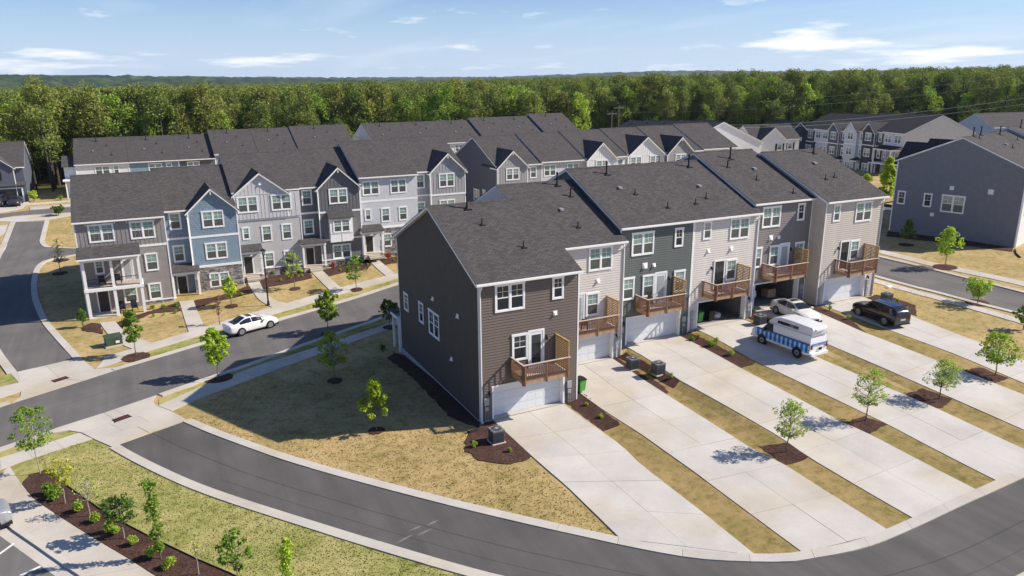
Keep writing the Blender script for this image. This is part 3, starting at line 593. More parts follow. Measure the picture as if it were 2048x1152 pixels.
def pentagon_wall(par, name, w, d, e, p, mat, hole=None, zb=-1.2, y0=0):
    m = MB(); s = [(y0, zb), (y0, e), (y0 + d / 2, e + d / 2 * p), (y0 + d, e), (y0 + d, zb)]
    for x in (0, w): m.add([(x, a, b) for a, b in s], [(0, 1, 2, 3, 4)])
    m.add([(0, y0 + d, zb), (w, y0 + d, zb), (w, y0 + d, e), (0, y0 + d, e)], [(0, 1, 2, 3)])
    if not hole: m.add([(0, y0, zb), (w, y0, zb), (w, y0, e), (0, y0, e)], [(0, 1, 2, 3)])
    else:
        a, b, h = hole
        for q in ((0, a, zb, h), (b, w, zb, h), (0, w, h, e), (a, b, zb, 0)): m.add([(q[0], y0, q[2]), (q[1], y0, q[2]), (q[1], y0, q[3]), (q[0], y0, q[3])], [(0, 1, 2, 3)])
    return m.build(name, mat, par)
def board(par, L_, x, z, mat, y=0, exp=.19):
    me = cached(('brd', round(L_, 2), mat.name), lambda: MB().prism([(0, .016), (-.034, .016), (-.008, exp), (0, exp)], 0, round(L_, 2)).mesh('siding_board', mat))
    return put('siding_board', me, par, (x, y, z))
def boards(par, w, z0, z1, mat, hole=None, y=0, x0=0, exp=.19):
    z = z0
    while z + exp <= z1 + .01:
        if hole and z < hole[2]:
            if hole[0] > .15: board(par, hole[0] - .12 - x0, x0, z, mat, y, exp)
            if w - hole[1] > .15: board(par, w - hole[1] - .12, hole[1] + .12, z, mat, y, exp)
        else: board(par, w - x0, x0, z, mat, y, exp)
        z += exp
def vent_box(par, x, z, s=.32, y=0, rz=0, loc=None):
    m = MB().box(-s / 2, s / 2, -.03, 0, -s / 2, s / 2).prism([(-.03, -s * .3), (-.16, -s * .3), (-.03, s * .32)], -s * .25, s * .25)
    return m.build('wall_vent', WHITE, par, loc or (x, y - .02, z), (0, 0, rz))
def wall_lamp(par, x, z, y=0):
    m = MB().box(-.06, .06, -.05, 0, -.1, .1).cyl((0, -.13, -.18), .07, .2, 8, .05).box(-.012, .012, -.14, -.05, .06, .085)
    return m.build('wall_lamp', BLACK, par, (x, y - .02, z))
def stonework(par, x0, x1, z0, z1, y, rects=(), rz=0, loc=None, name='stonework'):
    m = MB(); z = z0
    while z < z1 - .04:
        h = min(random.choice((.12, .16, .2, .25)), z1 - z); x = x0
        while x < x1 - .03:
            l = min(random.uniform(.22, .62), x1 - x); cx, cz = x + l / 2, z + h / 2
            if not any(a - .02 < cx < b + .02 and c < cz < dd for a, b, c, dd in rects):
                q = random.uniform(.03, .085); m.box(x + .008, x + l - .008, y - q, y + .01, z + .008, z + h - .008, random.choice((0, 0, 1, 1, 2, 3)))
            x += l
        z += h
    o = m.build(name, STONES, par, loc or (0, 0, 0), (0, 0, rz)); o['kind'] = 'stuff'; return o
def pipes(par, lst, w, d, e, p, y0=0):
    """vent stacks on the front slope: (x, y, kind)"""
    for x, y, k in lst:
        z = e + .17 + (y - y0) * p
        if k == 'tall': m = MB().cyl((0, 0, -.1), .07, 1.05, 8).cyl((0, 0, .9), .10, .18, 8, .09).box(-.28, .28, -.28, .28, -.14, -.02).cyl((0, 0, -.05), .17, .22, 8, .1); mt = [BLACK]
        elif k == 'pipe': m = MB().cyl((0, 0, -.1), .042, .55, 7).box(-.2, .2, -.2, .2, -.1, .0).cyl((0, 0, -.05), .1, .16, 7, .06); mt = [BLACK]
        elif k == 'hook': m = MB().tube([(0, 0, -.1), (0, 0, .5), (.05, 0, .65), (.18, 0, .68), (.24, 0, .58)], .065, 7).box(-.2, .2, -.2, .2, -.1, .0); mt = [BLACK]
        else: m = MB().prism([(-.15, 0), (-.15, .14), (.2, .2), (.2, 0)], -.16, .16); mt = [METAL]
        m.build('roof_vent', mt, par, (x, y, z))
def garage(par, a, b, h, opened, y=0, zf=0.02):
    c = .13
    if h < 2.6: pass
    MB().box(a - c, a, y - .035, y + .5, zf, h + c).box(b, b + c, y - .035, y + .5, zf, h + c).box(a, b, y - .035, y + .5, h, h + c).build('garage_frame', WHITE, par)
    MB().box(a, b, y + .0, y + .55, -1, zf).build('garage_sill', CURB, par)
    if opened:
        D = 6.2; m = MB(); X0, X1 = a - .4, b + .4
        for q in ([(X0, .5, 0), (X1, .5, 0), (X1, D, 0), (X0, D, 0)], [(X0, .5, 2.7), (X1, .5, 2.7), (X1, D, 2.7), (X0, D, 2.7)], [(X0, D, 0), (X1, D, 0), (X1, D, 2.7), (X0, D, 2.7)], [(X0, .5, 0), (X0, D, 0), (X0, D, 2.7), (X0, .5, 2.7)], [(X1, .5, 0), (X1, D, 0), (X1, D, 2.7), (X1, .5, 2.7)],
                  [(X0, .5, 0), (a, .5, 0), (a, .5, 2.7), (X0, .5, 2.7)], [(b, .5, 0), (X1, .5, 0), (X1, .5, 2.7), (b, .5, 2.7)], [(a, .5, h), (b, .5, h), (b, .5, 2.7), (a, .5, 2.7)]):
            m.add([(p[0], p[1] + y, p[2] + zf - .003) for p in q], [(0, 1, 2, 3)])
        m.build('garage_interior', INT, par)
    else:
        d = MB().box(a, b, y + .42, y + .47, zf, h).build('garage_door', DOORW, par); n = 4; hh = (h - zf) / n; wd = b - a
        def pan():
            m = MB().box(.01, wd - .01, -.02, 0, .012, hh - .012)
            for k in range(8):
                x = .1 + k * (wd - .2) / 8; m.box(x + .07, x + (wd - .2) / 8 - .07, -.026, -.02, .09, hh - .09)
            return m.mesh('door_panel', DOORW)
        for k in range(n): put('door_panel', cached(('gdp', round(wd, 2), round(hh, 3)), pan), d, (a, y + .42, zf + k * hh))
def balcony(par, x0, x1, dep=1.6, zd=3.15, items=None, y=0, rail=True, thin=False):
    d = put('balcony', MB().box(x0 + .02, x1 - .02, y - dep + .04, y - .03, zd - .05, zd - .005).mesh('balcony', WOOD), par)
    MB().box(x0, x1, y - dep - .045, y - dep, zd - .3, zd).build('rim_board', WOODR, d); MB().box(x0 - .045, x0, y - dep - .045, y, zd - .3, zd).box(x1, x1 + .045, y - dep - .045, y, zd - .3, zd).build('rim_board', WOODR, d)
    n = int((x1 - x0) / .145)
    dk = cached(('dk', round(dep, 2)), lambda: MB().box(0, .135, -dep, 0, 0, .025).mesh('deck_board', RAILT))
    for k in range(n): put('deck_board', dk, d, (x0 + k * (x1 - x0) / n, y - .03, zd))
    po = cached('post', lambda: MB().box(-.05, .05, -.05, .05, -.38, 1.02).mesh('post', WOOD))
    for px_, py_ in ((x0 + .05, y - dep - .06), ((x0 + x1) / 2, y - dep - .06), (x1 - .05, y - dep - .06), (x0 - .06, y - .1), (x0 - .06, y - dep + .02)): put('post', po, d, (px_, py_, zd))
    MB().box(x0 - .12, x1 + .12, y - dep - .13, y - dep + .03, zd + 1.02, zd + 1.06).build('top_rail', RAILT, d); MB().box(x0 - .13, x0 + .01, y - dep + .03, y, zd + 1.02, zd + 1.06).build('top_rail', RAILT, d)
    MB().box(x0, x1, y - dep - .06, y - dep - .02, zd + .1, zd + .16).box(x0, x1, y - dep - .06, y - dep - .02, zd + .93, zd + .99).box(x0 - .07, x0 - .03, y - dep, y, zd + .1, zd + .16).box(x0 - .07, x0 - .03, y - dep, y, zd + .93, zd + .99).build('rail', WOOD, d)
    ba = cached('bal', lambda: MB().box(-.02, .02, -.02, .02, .0, .95).mesh('baluster', WOOD))
    k = int((x1 - x0) / .135)
    for i in range(1, k): put('baluster', ba, d, (x0 + i * (x1 - x0) / k, y - dep - .085, zd + .05))
    k = int(dep / .135)
    for i in range(1, k): put('baluster', ba, d, (x0 - .095, y - i * dep / k, zd + .05))
    s = put('privacy_screen', MB().box(x1 - .02, x1 + .07, y - dep - .02, y - dep + .07, zd - .35, zd + 2.1).box(x1 - .02, x1 + .07, y - .11, y - .02, zd - .1, zd + 2.1).box(x1, x1 + .05, y - dep / 2 - .03, y - dep / 2 + .03, zd + .1, zd + 2.05).box(x1 - .04, x1 + .09, y - dep - .03, y - .01, zd + 2.1, zd + 2.14).mesh('privacy_screen', WOODY), par)
    sl = cached(('slat', round(dep, 2)), lambda: MB().box(-.035, -.012, -dep + .05, -.05, 0, .095).mesh('slat', WOODY))
    for i in range(15): put('slat', sl, s, (x1 + .01, y, zd + .1 + i * .134))
    return d
def meters(par, x, y=0, n=2, side=1):
    MB().box(x, x + .34, y - .14, y - .02, 1.15, 1.65).build('meter_box', GREY, par); MB().box(x + .05, x + .3, y - .12, y - .02, .75, 1.0).build('meter_box', GREY, par)
    MB().tube([(x + .1, y - .07, 1.15), (x + .1, y - .07, .02)], .03, 5).tube([(x + .25, y - .07, .75), (x + .27, y - .08, .02)], .02, 5).build('conduit', GREY, par)
def door_unit(par, x, z, w, h, kind, y=0):
    m = MB().box(0, .12, -.05, 0, 0, h).box(w - .12, w, -.05, 0, 0, h).box(.12, w - .12, -.05, 0, h - .14, h).build('door', WHITE, par, (x, y, z))
    mt = {'glass': WHITE, 'white': DOORW, 'open': PDK, 'dark': DOORD}[kind]  # open: no leaf, a dark sheet stands for the shade in the doorway
    MB().box(.12, w - .12, -.03, -.004, 0, h - .14).build('door_leaf', mt, m)
    if kind in ('glass', 'white'): MB().box(.27, w - .27, -.045, -.032, .25, h - .35).build('pane', PDK if kind == 'glass' else GREY, m)
    MB().cyl((w - .2, -.09, 1.0), .025, .06, 6, axis=1).build('handle', METAL, m)
    return m
# ================================================================== NEAREST ROW (backs with garages)
PA = .44
CO = dict(taupe=(.158, .125, .106), taupe_shaded=(.074, .063, .055), cream=(.64, .595, .54), green=(.12, .135, .125), greige=(.215, .195, .185), sand=(.54, .485, .42))  # second taupe: darker copy with the side wall's shade put into the colour
def row_a(k, x0, y0, z0, w, d, e, col, mir, opened, bal, door, extra=(), label='', small_up='d', up='g', pip=(), side=None, ovL=.05, ovR=.05, ds=None, corner=True, vents=()):
    t = thing('townhouse', label, 'townhouse', (x0, y0, z0), 0, 'townhouses of the nearest row, seen from their garage side')
    m = siding('siding_%s' % k, col); a, b, h = (.95, 6.25, 2.25)
    pentagon_wall(t, 'wall', w, d, e, PA, side or m, (a, b, h + .13)); hole = (a, b, h + .14)
    boards(t, w - .1, .0, e - .3, plain('board_%s' % k, col, .65, .07, 1.2), hole, 0, .1)
    MB().box(0, .1, -.04, 0, -.3, e - .2).build('corner_board', WHITE, t); MB().box(w - .1, w, -.04, 0, -.3, e - .2).build('corner_board', WHITE, t)
    MB().box(.1, w - .1, -.03, 0, e - .28, e).build('frieze', plain('frieze_%s' % k, [c * .9 for c in col], .6, .05), t)
    MB().box(.0, w, -.02, 0, -.35, 0.0).build('foundation', GREY, t)
    roof(t, w, d, e, PA, ovL, ovR); gutter(t, w, e, PA, ovL=ovL, ovR=ovR)
    garage(t, a, b, h, opened)
    bx, sx, wx, dx = (3.85, .95, 3.7, 2.35) if mir else (1.1, 5.3, 2.3, 3.5)
    Y = -.034; window(t, bx, 7.4, 2.15, 1.9, y=Y, up=up); window(t, sx, 7.7, .88, 1.6, y=Y, up=small_up); window(t, wx, 3.85, 1.17, 1.88, y=Y, up=up)
    door_unit(t, dx, 3.17, 1.22, 2.65, door, y=Y)
    for q in extra: window(t, q, 3.85, 1.15, 1.88, y=Y, up=up)
    for q in vents: vent_box(t, q[0], q[1], q[2])
    wall_lamp(t, dx - .25 if mir else dx + 1.38, 5.2); wall_lamp(t, 6.6 if mir else .62, 1.95)
    balcony(t, *bal); meters(t, .22 if not mir else 6.5); meters(t, 6.55 if not mir else .15)
    for q in (ds or []): downspout(t, q, -.35, 0, e - .1, -.1)
    pipes(t, pip, w, d, e, PA); return t
ZA = [.15, .55, 1.2, 1.35, 1.9, 1.8]
def rp(k, px, py, y0, z0, x0, e=9.5):
    """roof point of a unit from a photograph pixel, in the unit's own frame"""
    d = ray(px, py); s = PA; Z = z0 + e + .17; t = (Z + s * (CAM[1] - y0) - CAM[2]) / (d[2] - s * d[1]); p = CAM + d * t
    return (p[0] - x0, p[1] - y0)
A = []
def pl(k, x0, y0, z0, lst): return [rp(k, px, py, y0, z0, x0) + (kd,) for px, py, kd in lst]
SHADED_SIDE = siding('siding_side_dark', CO['taupe_shaded'])
A1 = row_a('a', 0, 0, .15, 7.42, 16.2, 9.5, CO['taupe'], False, False, (2.3, 5.6, 1.75), 'glass', label='dark brown end townhouse with a bare gable side wall, closest to the camera', up='d',
    pip=pl(0, 0, 0, .15, [(934, 417, 'tall'), (964, 449, 'pipe'), (1047, 494, 'pipe')]), ovL=.3, ovR=.03, ds=[.05], vents=[(5.55, 6.75, .32)])
A2 = row_a('b', 7.45, 5.0, .5, 7.15, 16.2, 9.5, CO['cream'], True, False, (1.95, 5.6, 1.6), 'white', label='narrowly visible cream townhouse between the dark brown and the dark green one',
    pip=pl(1, 7.45, 5, .55, [(1114, 369, 'tall'), (1141, 391, 'hook'), (1123, 420, 'box'), (1156, 453, 'pipe')]), ovL=-.02, ovR=.03, ds=[7.05], vents=[(4.75, 6.6, .36)])
A3 = row_a('c', 14.62, 5.7, 1.05, 7.28, 16.2, 9.8, CO['green'], False, False, (1.75, 5.4, 1.6), 'white', (.35, 5.45), label='dark green-grey townhouse with a floral cushion on its balcony',
    pip=pl(2, 14.62, 5.7, 1.35, [(1213, 348, 'tall'), (1240, 378, 'box'), (1270, 388, 'pipe'), (1335, 415, 'pipe')]), ovL=.14, ovR=-.01, vents=[(2.48, 6.5, .48), (3.37, 6.45, .32)])
A4 = row_a('d', 21.92, 5.72, 1.35, 7.1, 16.2, 9.5, CO['cream'], True, True, (1.35, 4.95, 1.6), 'open', label='cream townhouse with its garage standing open on two wheelie bins', small_up='b',
    pip=pl(3, 21.9, 5.7, 1.35, [(1377, 333, 'tall'), (1399, 374, 'box'), (1412, 396, 'pipe'), (1391, 407, 'pipe')]), ovL=-.01, ovR=.03, ds=[6.95], vents=[(1.65, 6.7, .36), (4.15, 6.65, .42)])
A5 = row_a('e', 29.03, 6.5, 1.82, 7.15, 16.2, 9.66, CO['greige'], False, True, (1.65, 5.4, 1.6), 'white', (.25, 5.4), label='grey-brown townhouse with an open garage and a white car tail inside',
    pip=pl(4, 29.03, 6.5, 1.98, [(1460, 317, 'tall'), (1455, 334, 'hook'), (1509, 339, 'box'), (1513, 359, 'pipe'), (1586, 385, 'pipe')]), ovL=.14, ovR=-.02, vents=[(2.33, 6.45, .46), (3.3, 6.4, .32)])
A6 = row_a('f', 36.2, 5.0, 1.7, 7.6, 16.2, 9.6, CO['sand'], True, False, (1.95, 5.6, 1.6), 'open', label='sand coloured end townhouse at the far right of the nearest row', small_up='g',
    pip=pl(5, 36.2, 5, 1.8, [(1627, 306, 'tall'), (1630, 328, 'box'), (1651, 358, 'pipe'), (1668, 354, 'pipe')]), ovL=.14, ovR=.14, ds=[7.5])
def dress_a1():
    t = A1
    # lapped side wall, its own boards joined in one part
    m = MB(); z = 0; exp = .19; e, d = 9.5, 16.2
    while z < e + d / 2 * PA - .3:
        zz_ = z + exp; y0 = 0 if zz_ < e else (zz_ - e) / PA; y1 = d - y0
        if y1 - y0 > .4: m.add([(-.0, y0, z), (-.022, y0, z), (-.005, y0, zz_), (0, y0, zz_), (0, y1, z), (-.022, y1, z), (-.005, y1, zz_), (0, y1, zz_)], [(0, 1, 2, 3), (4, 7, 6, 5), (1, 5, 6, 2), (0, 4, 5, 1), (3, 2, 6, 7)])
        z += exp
    o = m.build('side_siding', plain('shaded_side_board', CO['taupe_shaded'], .65, .1, 1.2), t); o['kind'] = 'stuff'  # side boards darker than the front, their shade painted into the colour
    MB().box(-.045, 0, -.0, .1, -.3, 9.4).build('corner_board', WHITE, t); MB().box(-.045, 0, 16.1, 16.2, -.6, 9.4).build('corner_board', WHITE, t)
    MB().box(-.05, 0, 0, 16.2, -1.2, 0).build('foundation', GREY, t)
    for ym, w_, z0, h in ((14.9, 1.05, 3.7, 1.55), (11.35, 1.0, 3.7, 1.7), (9.2, 2.35, 3.4, 2.0)): window(t, 0, 0, w_ if w_ < 2 else 2.1, h, rz=R(-90), x_off=(-.022, ym, z0), up='d')
    for y, z, s in ((8.2, 6.35, .3), (3.5, 6.35, .34), (4.8, 2.8, .3)): vent_box(t, 0, 0, s, rz=R(-90), loc=(-.03, y, z))
    # white porch at the street side
    m = MB().box(-.3, .3, 16.25, 18.0, 2.45, 2.7).box(-.2, -.02, 16.25, 16.42, -.5, 2.45).box(-.2, -.02, 17.7, 17.9, -.5, 2.45); m.build('porch', WHITE, t)
    MB().prism([(16.2, 3.1), (16.2, 3.2), (18.35, 2.78), (18.2, 2.68)], -.4, 4).build('porch_roof', SHING, t)
dress_a1()
# ---- things on the balconies and in the garages ---------------------------
def wheelie(x, y, z, col, rz, label, lidcol=None):
    t = thing('wheelie_bin', label, 'bin', (x, y, z), rz)
    v = [(-.24, -.28, .12), (.24, -.28, .12), (.24, .26, .12), (-.24, .26, .12), (-.29, -.36, .95), (.29, -.36, .95), (.29, .36, .95), (-.29, .36, .95)]
    MB().add(v, [(0, 3, 2, 1), (4, 5, 6, 7), (0, 1, 5, 4), (1, 2, 6, 5), (2, 3, 7, 6), (3, 0, 4, 7)]).box(-.31, .31, -.38, .38, .9, .96).build('bin_body', col, t)
    MB().prism([(-.4, .96), (-.4, .99), (0, 1.06), (.38, 1.02), (.38, .96)], -.31, .31).build('lid', lidcol or col, t)
    MB().tube([(-.22, .42, .95), (.22, .42, .95)], .02, 6).build('handle', BLACK, t)
    for s in (-1, 1): MB().cyl((s * .26 - .03, .27, .12), .12, .06, 12, axis=0).build('wheel', BLACK, t)
LIME = plain('lime_plastic', (.075, .31, .045), .45, .1)
_b = g(1160, 784); wheelie(_b[0], _b[1], float(tz(*_b)) + .06, LIME, R(10), 'bright green wheelie bin standing at the corner of the dark brown townhouse', BLACK)
wheelie(24.0, 6.9, 1.38, LIME, R(5), 'bright green wheelie bin inside the open garage of the cream townhouse')
wheelie(25.2, 6.8, 1.38, BLACK, R(-4), 'black wheelie bin beside the green one in the open garage')
def patio_chair(x, y, z, rz, mat, label, h=.95):
    t = thing('patio_chair', label, 'chair', (x, y, z), rz)
    MB().box(-.28, .28, -.26, .26, .38, .45).build('seat', mat, t); MB().prism([(.22, .42), (.27, .42), (.38, h), (.33, h)], -.27, .27).build('backrest', mat, t)
    for a in (-.25, .25):
        for b in (-.22, .24): MB().box(a - .02, a + .02, b - .02, b + .02, 0, .38).build('leg', mat, t)
    for a in (-.29, .29): MB().box(a - .03, a + .03, -.26, .28, .6, .64).build('armrest', mat, t)
PINK = plain('lilac_paint', (.42, .25, .36), .6, .1)
patio_chair(25.3, 4.9, 4.35, R(20), PINK, 'lilac patio chair on the balcony of the cream townhouse with the open garage')
patio_chair(10.4, 4.1, 3.72, R(170), BLACK, 'dark patio chair on the balcony behind the dark brown townhouse')
CUSH = shake('floral_fabric', (.5, .52, .54))
t = thing('cushion', 'black and white patterned cushion propped on the dark green townhouse balcony', 'cushion', (17.6, 4.9, 4.9), R(15)); m = MB().box(-.3, .3, -.08, .08, -.2, .4); m.build('cover', CUSH, t)
patio_chair(17.5, 5.0, 4.5, R(10), BLACK, 'black patio chair under the patterned cushion')
patio_chair(40.4, 4.2, 4.95, R(-30), plain('tan_wicker', (.4, .3, .2), .7, .2), 'tan patio chair on the balcony of the sand coloured end townhouse')
t = thing('storage_boxes', 'brown cardboard carton on the floor of the grey-brown townhouse garage', 'box', (33.7, 8.4, 2.02)); MB().box(-.5, .5, -.4, .4, 0, .8).build('carton', WOODR, t); MB().box(-.5, .5, -.42, .42, .8, .83).build('flap', WOOD, t)
t = thing('rubbish_bag', 'white rubbish bag beside the black bin in the open garage', 'bag', (26.2, 7.0, 1.38))
def blob(r, n=2, sc=(1, 1, 1), seed=0, amp=.2):
    bm = bmesh.new(); bmesh.ops.create_icosphere(bm, subdivisions=n, radius=r); rr = random.Random(seed)
    for v in bm.verts: v.co = Vector((v.co.x * sc[0], v.co.y * sc[1], v.co.z * sc[2])) * (1 + rr.uniform(-amp, amp))
    me = bpy.data.meshes.new('blob'); bm.to_mesh(me); bm.free(); return me
me = blob(.35, 2, (1.2, 1, .9), 3, .12); me.materials.append(plain('bag_plastic', (.5, .5, .48), .5, .1)); put('bag', me, t, (0, 0, .28))
ACG = plain('air_conditioner_grey', (.17, .175, .18), .5, .1)
def hvac(x, y, label):
    z = float(tz(x, y)); t = thing('air_conditioner', label, 'air conditioner', (x, y, z), 0, 'air conditioning units beside the driveways')
    MB().box(-.46, .46, -.46, .46, 0, .09).build('pad', CONC2, t); b_ = MB().box(-.38, .38, -.38, .38, .09, .86).box(-.4, .4, -.4, .4, .86, .93).build('casing', ACG, t)
    lv = cached('louv', lambda: MB().box(-.36, .36, -.395, -.38, 0, .02).mesh('louvre', BLACK))
    for k in range(12):
        for r_ in range(4): put('louvre', lv, b_, (0, 0, .14 + k * .058), (0, 0, r_ * R(90)))
    MB().cyl((0, 0, .93), .32, .012, 20).build('fan_grille', BLACK, t)
    for k in range(5): MB().box(-.31, .31, -.008, .008, .944, .956).build('grille_bar', GREY, t, (0, 0, 0), (0, 0, R(36 * k)))
    MB().cyl((0, 0, .94), .09, .03, 12).build('hub', GREY, t)
for p_, l_ in (((993, 884), 'air conditioner on the mulch at the near corner of the dark brown end townhouse'), ((1265, 738), 'left air conditioner of the pair on the mulch beyond the first driveway strip'), ((1316, 748), 'right air conditioner of the pair on the mulch beyond the first driveway strip'), ((1519, 650), 'air conditioner half hidden behind the white van roof'), ((1772, 605), 'air conditioner on the mulch behind the black car')):
    hvac(*g(*p_), l_)
# ================================================================== SECOND ROW (fronts)
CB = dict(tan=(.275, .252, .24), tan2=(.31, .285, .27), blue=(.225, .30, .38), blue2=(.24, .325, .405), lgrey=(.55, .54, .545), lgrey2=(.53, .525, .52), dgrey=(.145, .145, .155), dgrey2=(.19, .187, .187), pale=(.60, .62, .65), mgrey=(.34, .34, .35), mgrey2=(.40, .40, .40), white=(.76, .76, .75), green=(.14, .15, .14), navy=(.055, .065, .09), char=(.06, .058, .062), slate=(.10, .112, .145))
SM = {}
def sid(c, kind='lap'):
    k = (c, kind)
    if k not in SM: SM[k] = siding('siding_' + c, CB[c], .18) if kind == 'lap' else (shake('shakes_' + c, CB[c]) if kind == 'shake' else plain('panel_' + c, CB[c], .65, .08, 1.2))
    return SM[k]
def battens(par, x0, x1, z0, z1, y, mat, top=None, sp=.4):
    n = int((x1 - x0) / sp)
    for k in range(1, n):
        x = x0 + k * (x1 - x0) / n; zt = z1 if top is None else top(x)
        me = cached(('bat', round(zt - z0, 2), mat.name), lambda: MB().box(-.025, .025, -.022, 0, 0, round(zt - z0, 2)).mesh('batten', mat)); put('batten', me, par, (x, y, z0))
def face_panel(par, x0, x1, z0, z1, y, mat, name='siding_panel'): return MB().box(x0, x1, y - .02, y, z0, z1).build(name, mat, par)
def front_gable(par, x0, x1, proj, e, lv, pitch=.93, over=.3, main_e=None, win=(), bnb=None, stone=None, z_base=-1.0, shing=None, main_p=.44, orn=True):
    """a projecting bay under its own gable; lv: list of (z0, z1, material)"""
    h = (x1 - x0) / 2; xc = (x0 + x1) / 2; zp = e + h * pitch; yb = max(2., (zp - (main_e or e)) / main_p)
    gt = MB().prism([(x0, z_base), (x0, e), (xc, zp), (x1, e), (x1, z_base)], -proj, .3, axis=1).build('gable_wall', lv[-1][2], par)
    for z0, z1, mt in lv[:-1]: MB().box(x0 - .012, x1 + .012, -proj - .012, 0, z0, z1).build('siding_panel', mt, gt)
    o = over; s = [(x0 - o, e - o * pitch), (xc, zp), (x1 + o, e - o * pitch)]
    r = MB().prism([(a, b + .2) for a, b in s] + [(a, b + .165) for a, b in s][::-1], -proj - .36, yb, axis=1).build('gable_roof', shing or SHINGX, par)
    MB().prism([(s[0][0] + .02, s[0][1] + .16), (xc, zp + .162), (s[2][0] - .02, s[2][1] + .16), (s[2][0] - .02, s[2][1] - .02), (xc, zp - .05), (s[0][0] + .02, s[0][1] - .02)], -proj - .34, min(yb, 1.5), axis=1).build('rake_board', WHITE, r)
    if orn: MB().box(xc - .05, xc + .05, -proj - .3, -proj - .02, zp - .5, zp - .08).build('bracket', WHITE, gt)
    for x in (x0, x1): MB().box(x - .06, x + .06, -proj - .035, -proj + .08, z_base, e - .05).build('corner_board', WHITE, gt)
    if bnb:
        battens(gt, x0, x1, bnb[0], e, -proj, bnb[1], top=lambda x: min(zp - abs(x - xc) * pitch - .2, 99)); MB().box(x0, x1, -proj - .03, -proj, e - .05, e + .05).build('band', bnb[1], gt)
    for q in win: window(gt, q[0], q[1], q[2], q[3], y=-proj - .013, up=q[4] if len(q) > 4 else 'g')
    return gt
def porch(par, x0, x1, proj, zr=2.75, dark=True, door=.5, y=0, floor=.0, steps=True, rmat=None):
    p = put('porch', MB().box(x0, x1, y - proj, y, -.6, floor).mesh('porch', CONC2), par)
    s = [(y + .02, zr + .62), (y - proj - .25, zr + .1), (y - proj - .25, zr + .02), (y + .02, zr + .5)]; MB().prism(s, x0 - .15, x1 + .15).build('porch_roof', rmat or SHING, p)
    MB().box(x0 - .08, x1 + .08, y - proj - .1, y - proj + .1, zr - .28, zr + .02).box(x0 - .08, x0 + .08, y - proj + .1, y, zr - .28, zr + .02).box(x1 - .08, x1 + .08, y - proj + .1, y, zr - .28, zr + .02).build('beam', WHITE, p)
    for x in (x0 + .1, x1 - .1): MB().box(x - .11, x + .11, y - proj - .06, y - proj + .16, floor, zr - .28).box(x - .14, x + .14, y - proj - .09, y - proj + .19, floor, floor + .12).build('post', WHITE, p)
    if steps:
        xm = (x0 + x1) / 2; MB().box(xm - .7, xm + .7, y - proj - .35, y - proj, -.5, floor - .12).box(xm - .7, xm + .7, y - proj - .7, y - proj - .35, -.5, floor - .26).build('step', CONC2, p)
    return p
GB = 'townhouses of the row across the street'
def unit(label, x0, y0, z0, w, d, e, body, group=GB, rz=0, p=.44, ovL=.03, ovR=.03, mat=None, ov=.32, cat='townhouse'):
    t = thing('townhouse', label, cat, (x0, y0, z0), rz, group); pentagon_wall(t, 'wall', w, d, e, p, body); roof(t, w, d, e, p, ovL, ovR, ov, mat); gutter(t, w, e, p, ov, 0, ovL, ovR); return t
def hedge_top(*a): pass
# B1 : corner house with two-level porch
b = unit('taupe corner townhouse with a white two-storey porch, left end of its row', -24.35, 41.5, -.3, 8.05, 16, 9.1, sid('tan2'), ovL=.12)
face_panel(b, 0, 8.05, 6.25, 8.8, 0, sid('tan', 'flat')); battens(b, 0, 8.05, 6.3, 8.8, -.02, sid('tan', 'flat')); face_panel(b, 4.6, 8.05, 6.1, 6.35, -.012, WHITE, 'belt')
for x, z, w_, h_ in ((1.13, 6.95, 2.26, 1.85), (4.8, 6.95, 2.26, 1.85), (5.76, 3.55, 1.2, 1.87), (5.72, .5, 1.2, 1.78), (1.2, 3.75, .86, 1.5)): window(b, x, z, w_, h_, y=-.022)
window(b, 3.4, .45, 1.25, 1.7, y=-.0); door_unit(b, 1.0, -.1, 1.15, 2.3, 'dark'); door_unit(b, 3.55, 2.8, 1.1, 2.4, 'white')
for x in (1.0, 3.55, 4.6, 7.15): MB().box(x - .04, x + .04, -.3, 0, 8.75, 9.05).build('bracket', WHITE, b)
stonework(b, 5.3, 8.0, -.7, .38, 0); MB().box(5.2, 8.05, -.1, 0, .38, .48).build('belt', WHITE, b)
MB().box(-.03, .08, -.04, .1, -.6, 9).build('corner_board', WHITE, b); MB().box(7.97, 8.08, -.04, 0, -.3, 9).build('corner_board', WHITE, b)
pj = 2.3
pb = put('porch', MB().box(.2, 5.3, -pj, 0, -.8, -.12).mesh('porch', CONC2), b); stonework(pb, .2, 5.3, -.8, -.2, -pj)
MB().box(.15, 5.35, -pj - .05, 0, 2.55, 2.85).build('deck', WHITE, pb); MB().box(.3, 5.2, -pj + .15, 0, 2.851, 2.87).build('deck_floor', RAILT, pb)
for x in (.35, 2.75, 5.15):
    MB().box(x - .13, x + .13, -pj, -pj + .26, -.12, 2.55).build('post', WHITE, pb); MB().box(x - .12, x + .12, -pj, -pj + .24, 2.85, 5.75).build('post', WHITE, pb)
MB().box(.2, 5.3, -pj - .02, -pj + .24, 5.5, 5.8).box(.2, .4, -pj + .24, 0, 5.5, 5.8).box(5.1, 5.3, -pj + .24, 0, 5.5, 5.8).build('beam', WHITE, pb)
MB().prism([(.02, 6.62), (-pj - .35, 5.88), (-pj - .35, 5.8), (.02, 6.5)], -.1, 5.45).build('porch_roof', SHING, pb)
MB().box(-.1, 5.45, -pj - .45, -pj - .33, 5.78, 5.9).build('gutter', WHITE, pb)
MB().box(.45, 2.65, -pj + .1, -pj + .13, 3.75, 3.8).box(2.85, 5.05, -pj + .1, -pj + .13, 3.75, 3.8).build('rail', BLACK, pb)
ba2 = cached('bal2', lambda: MB().box(-.01, .01, -.01, .01, 0, .9).mesh('baluster', BLACK))
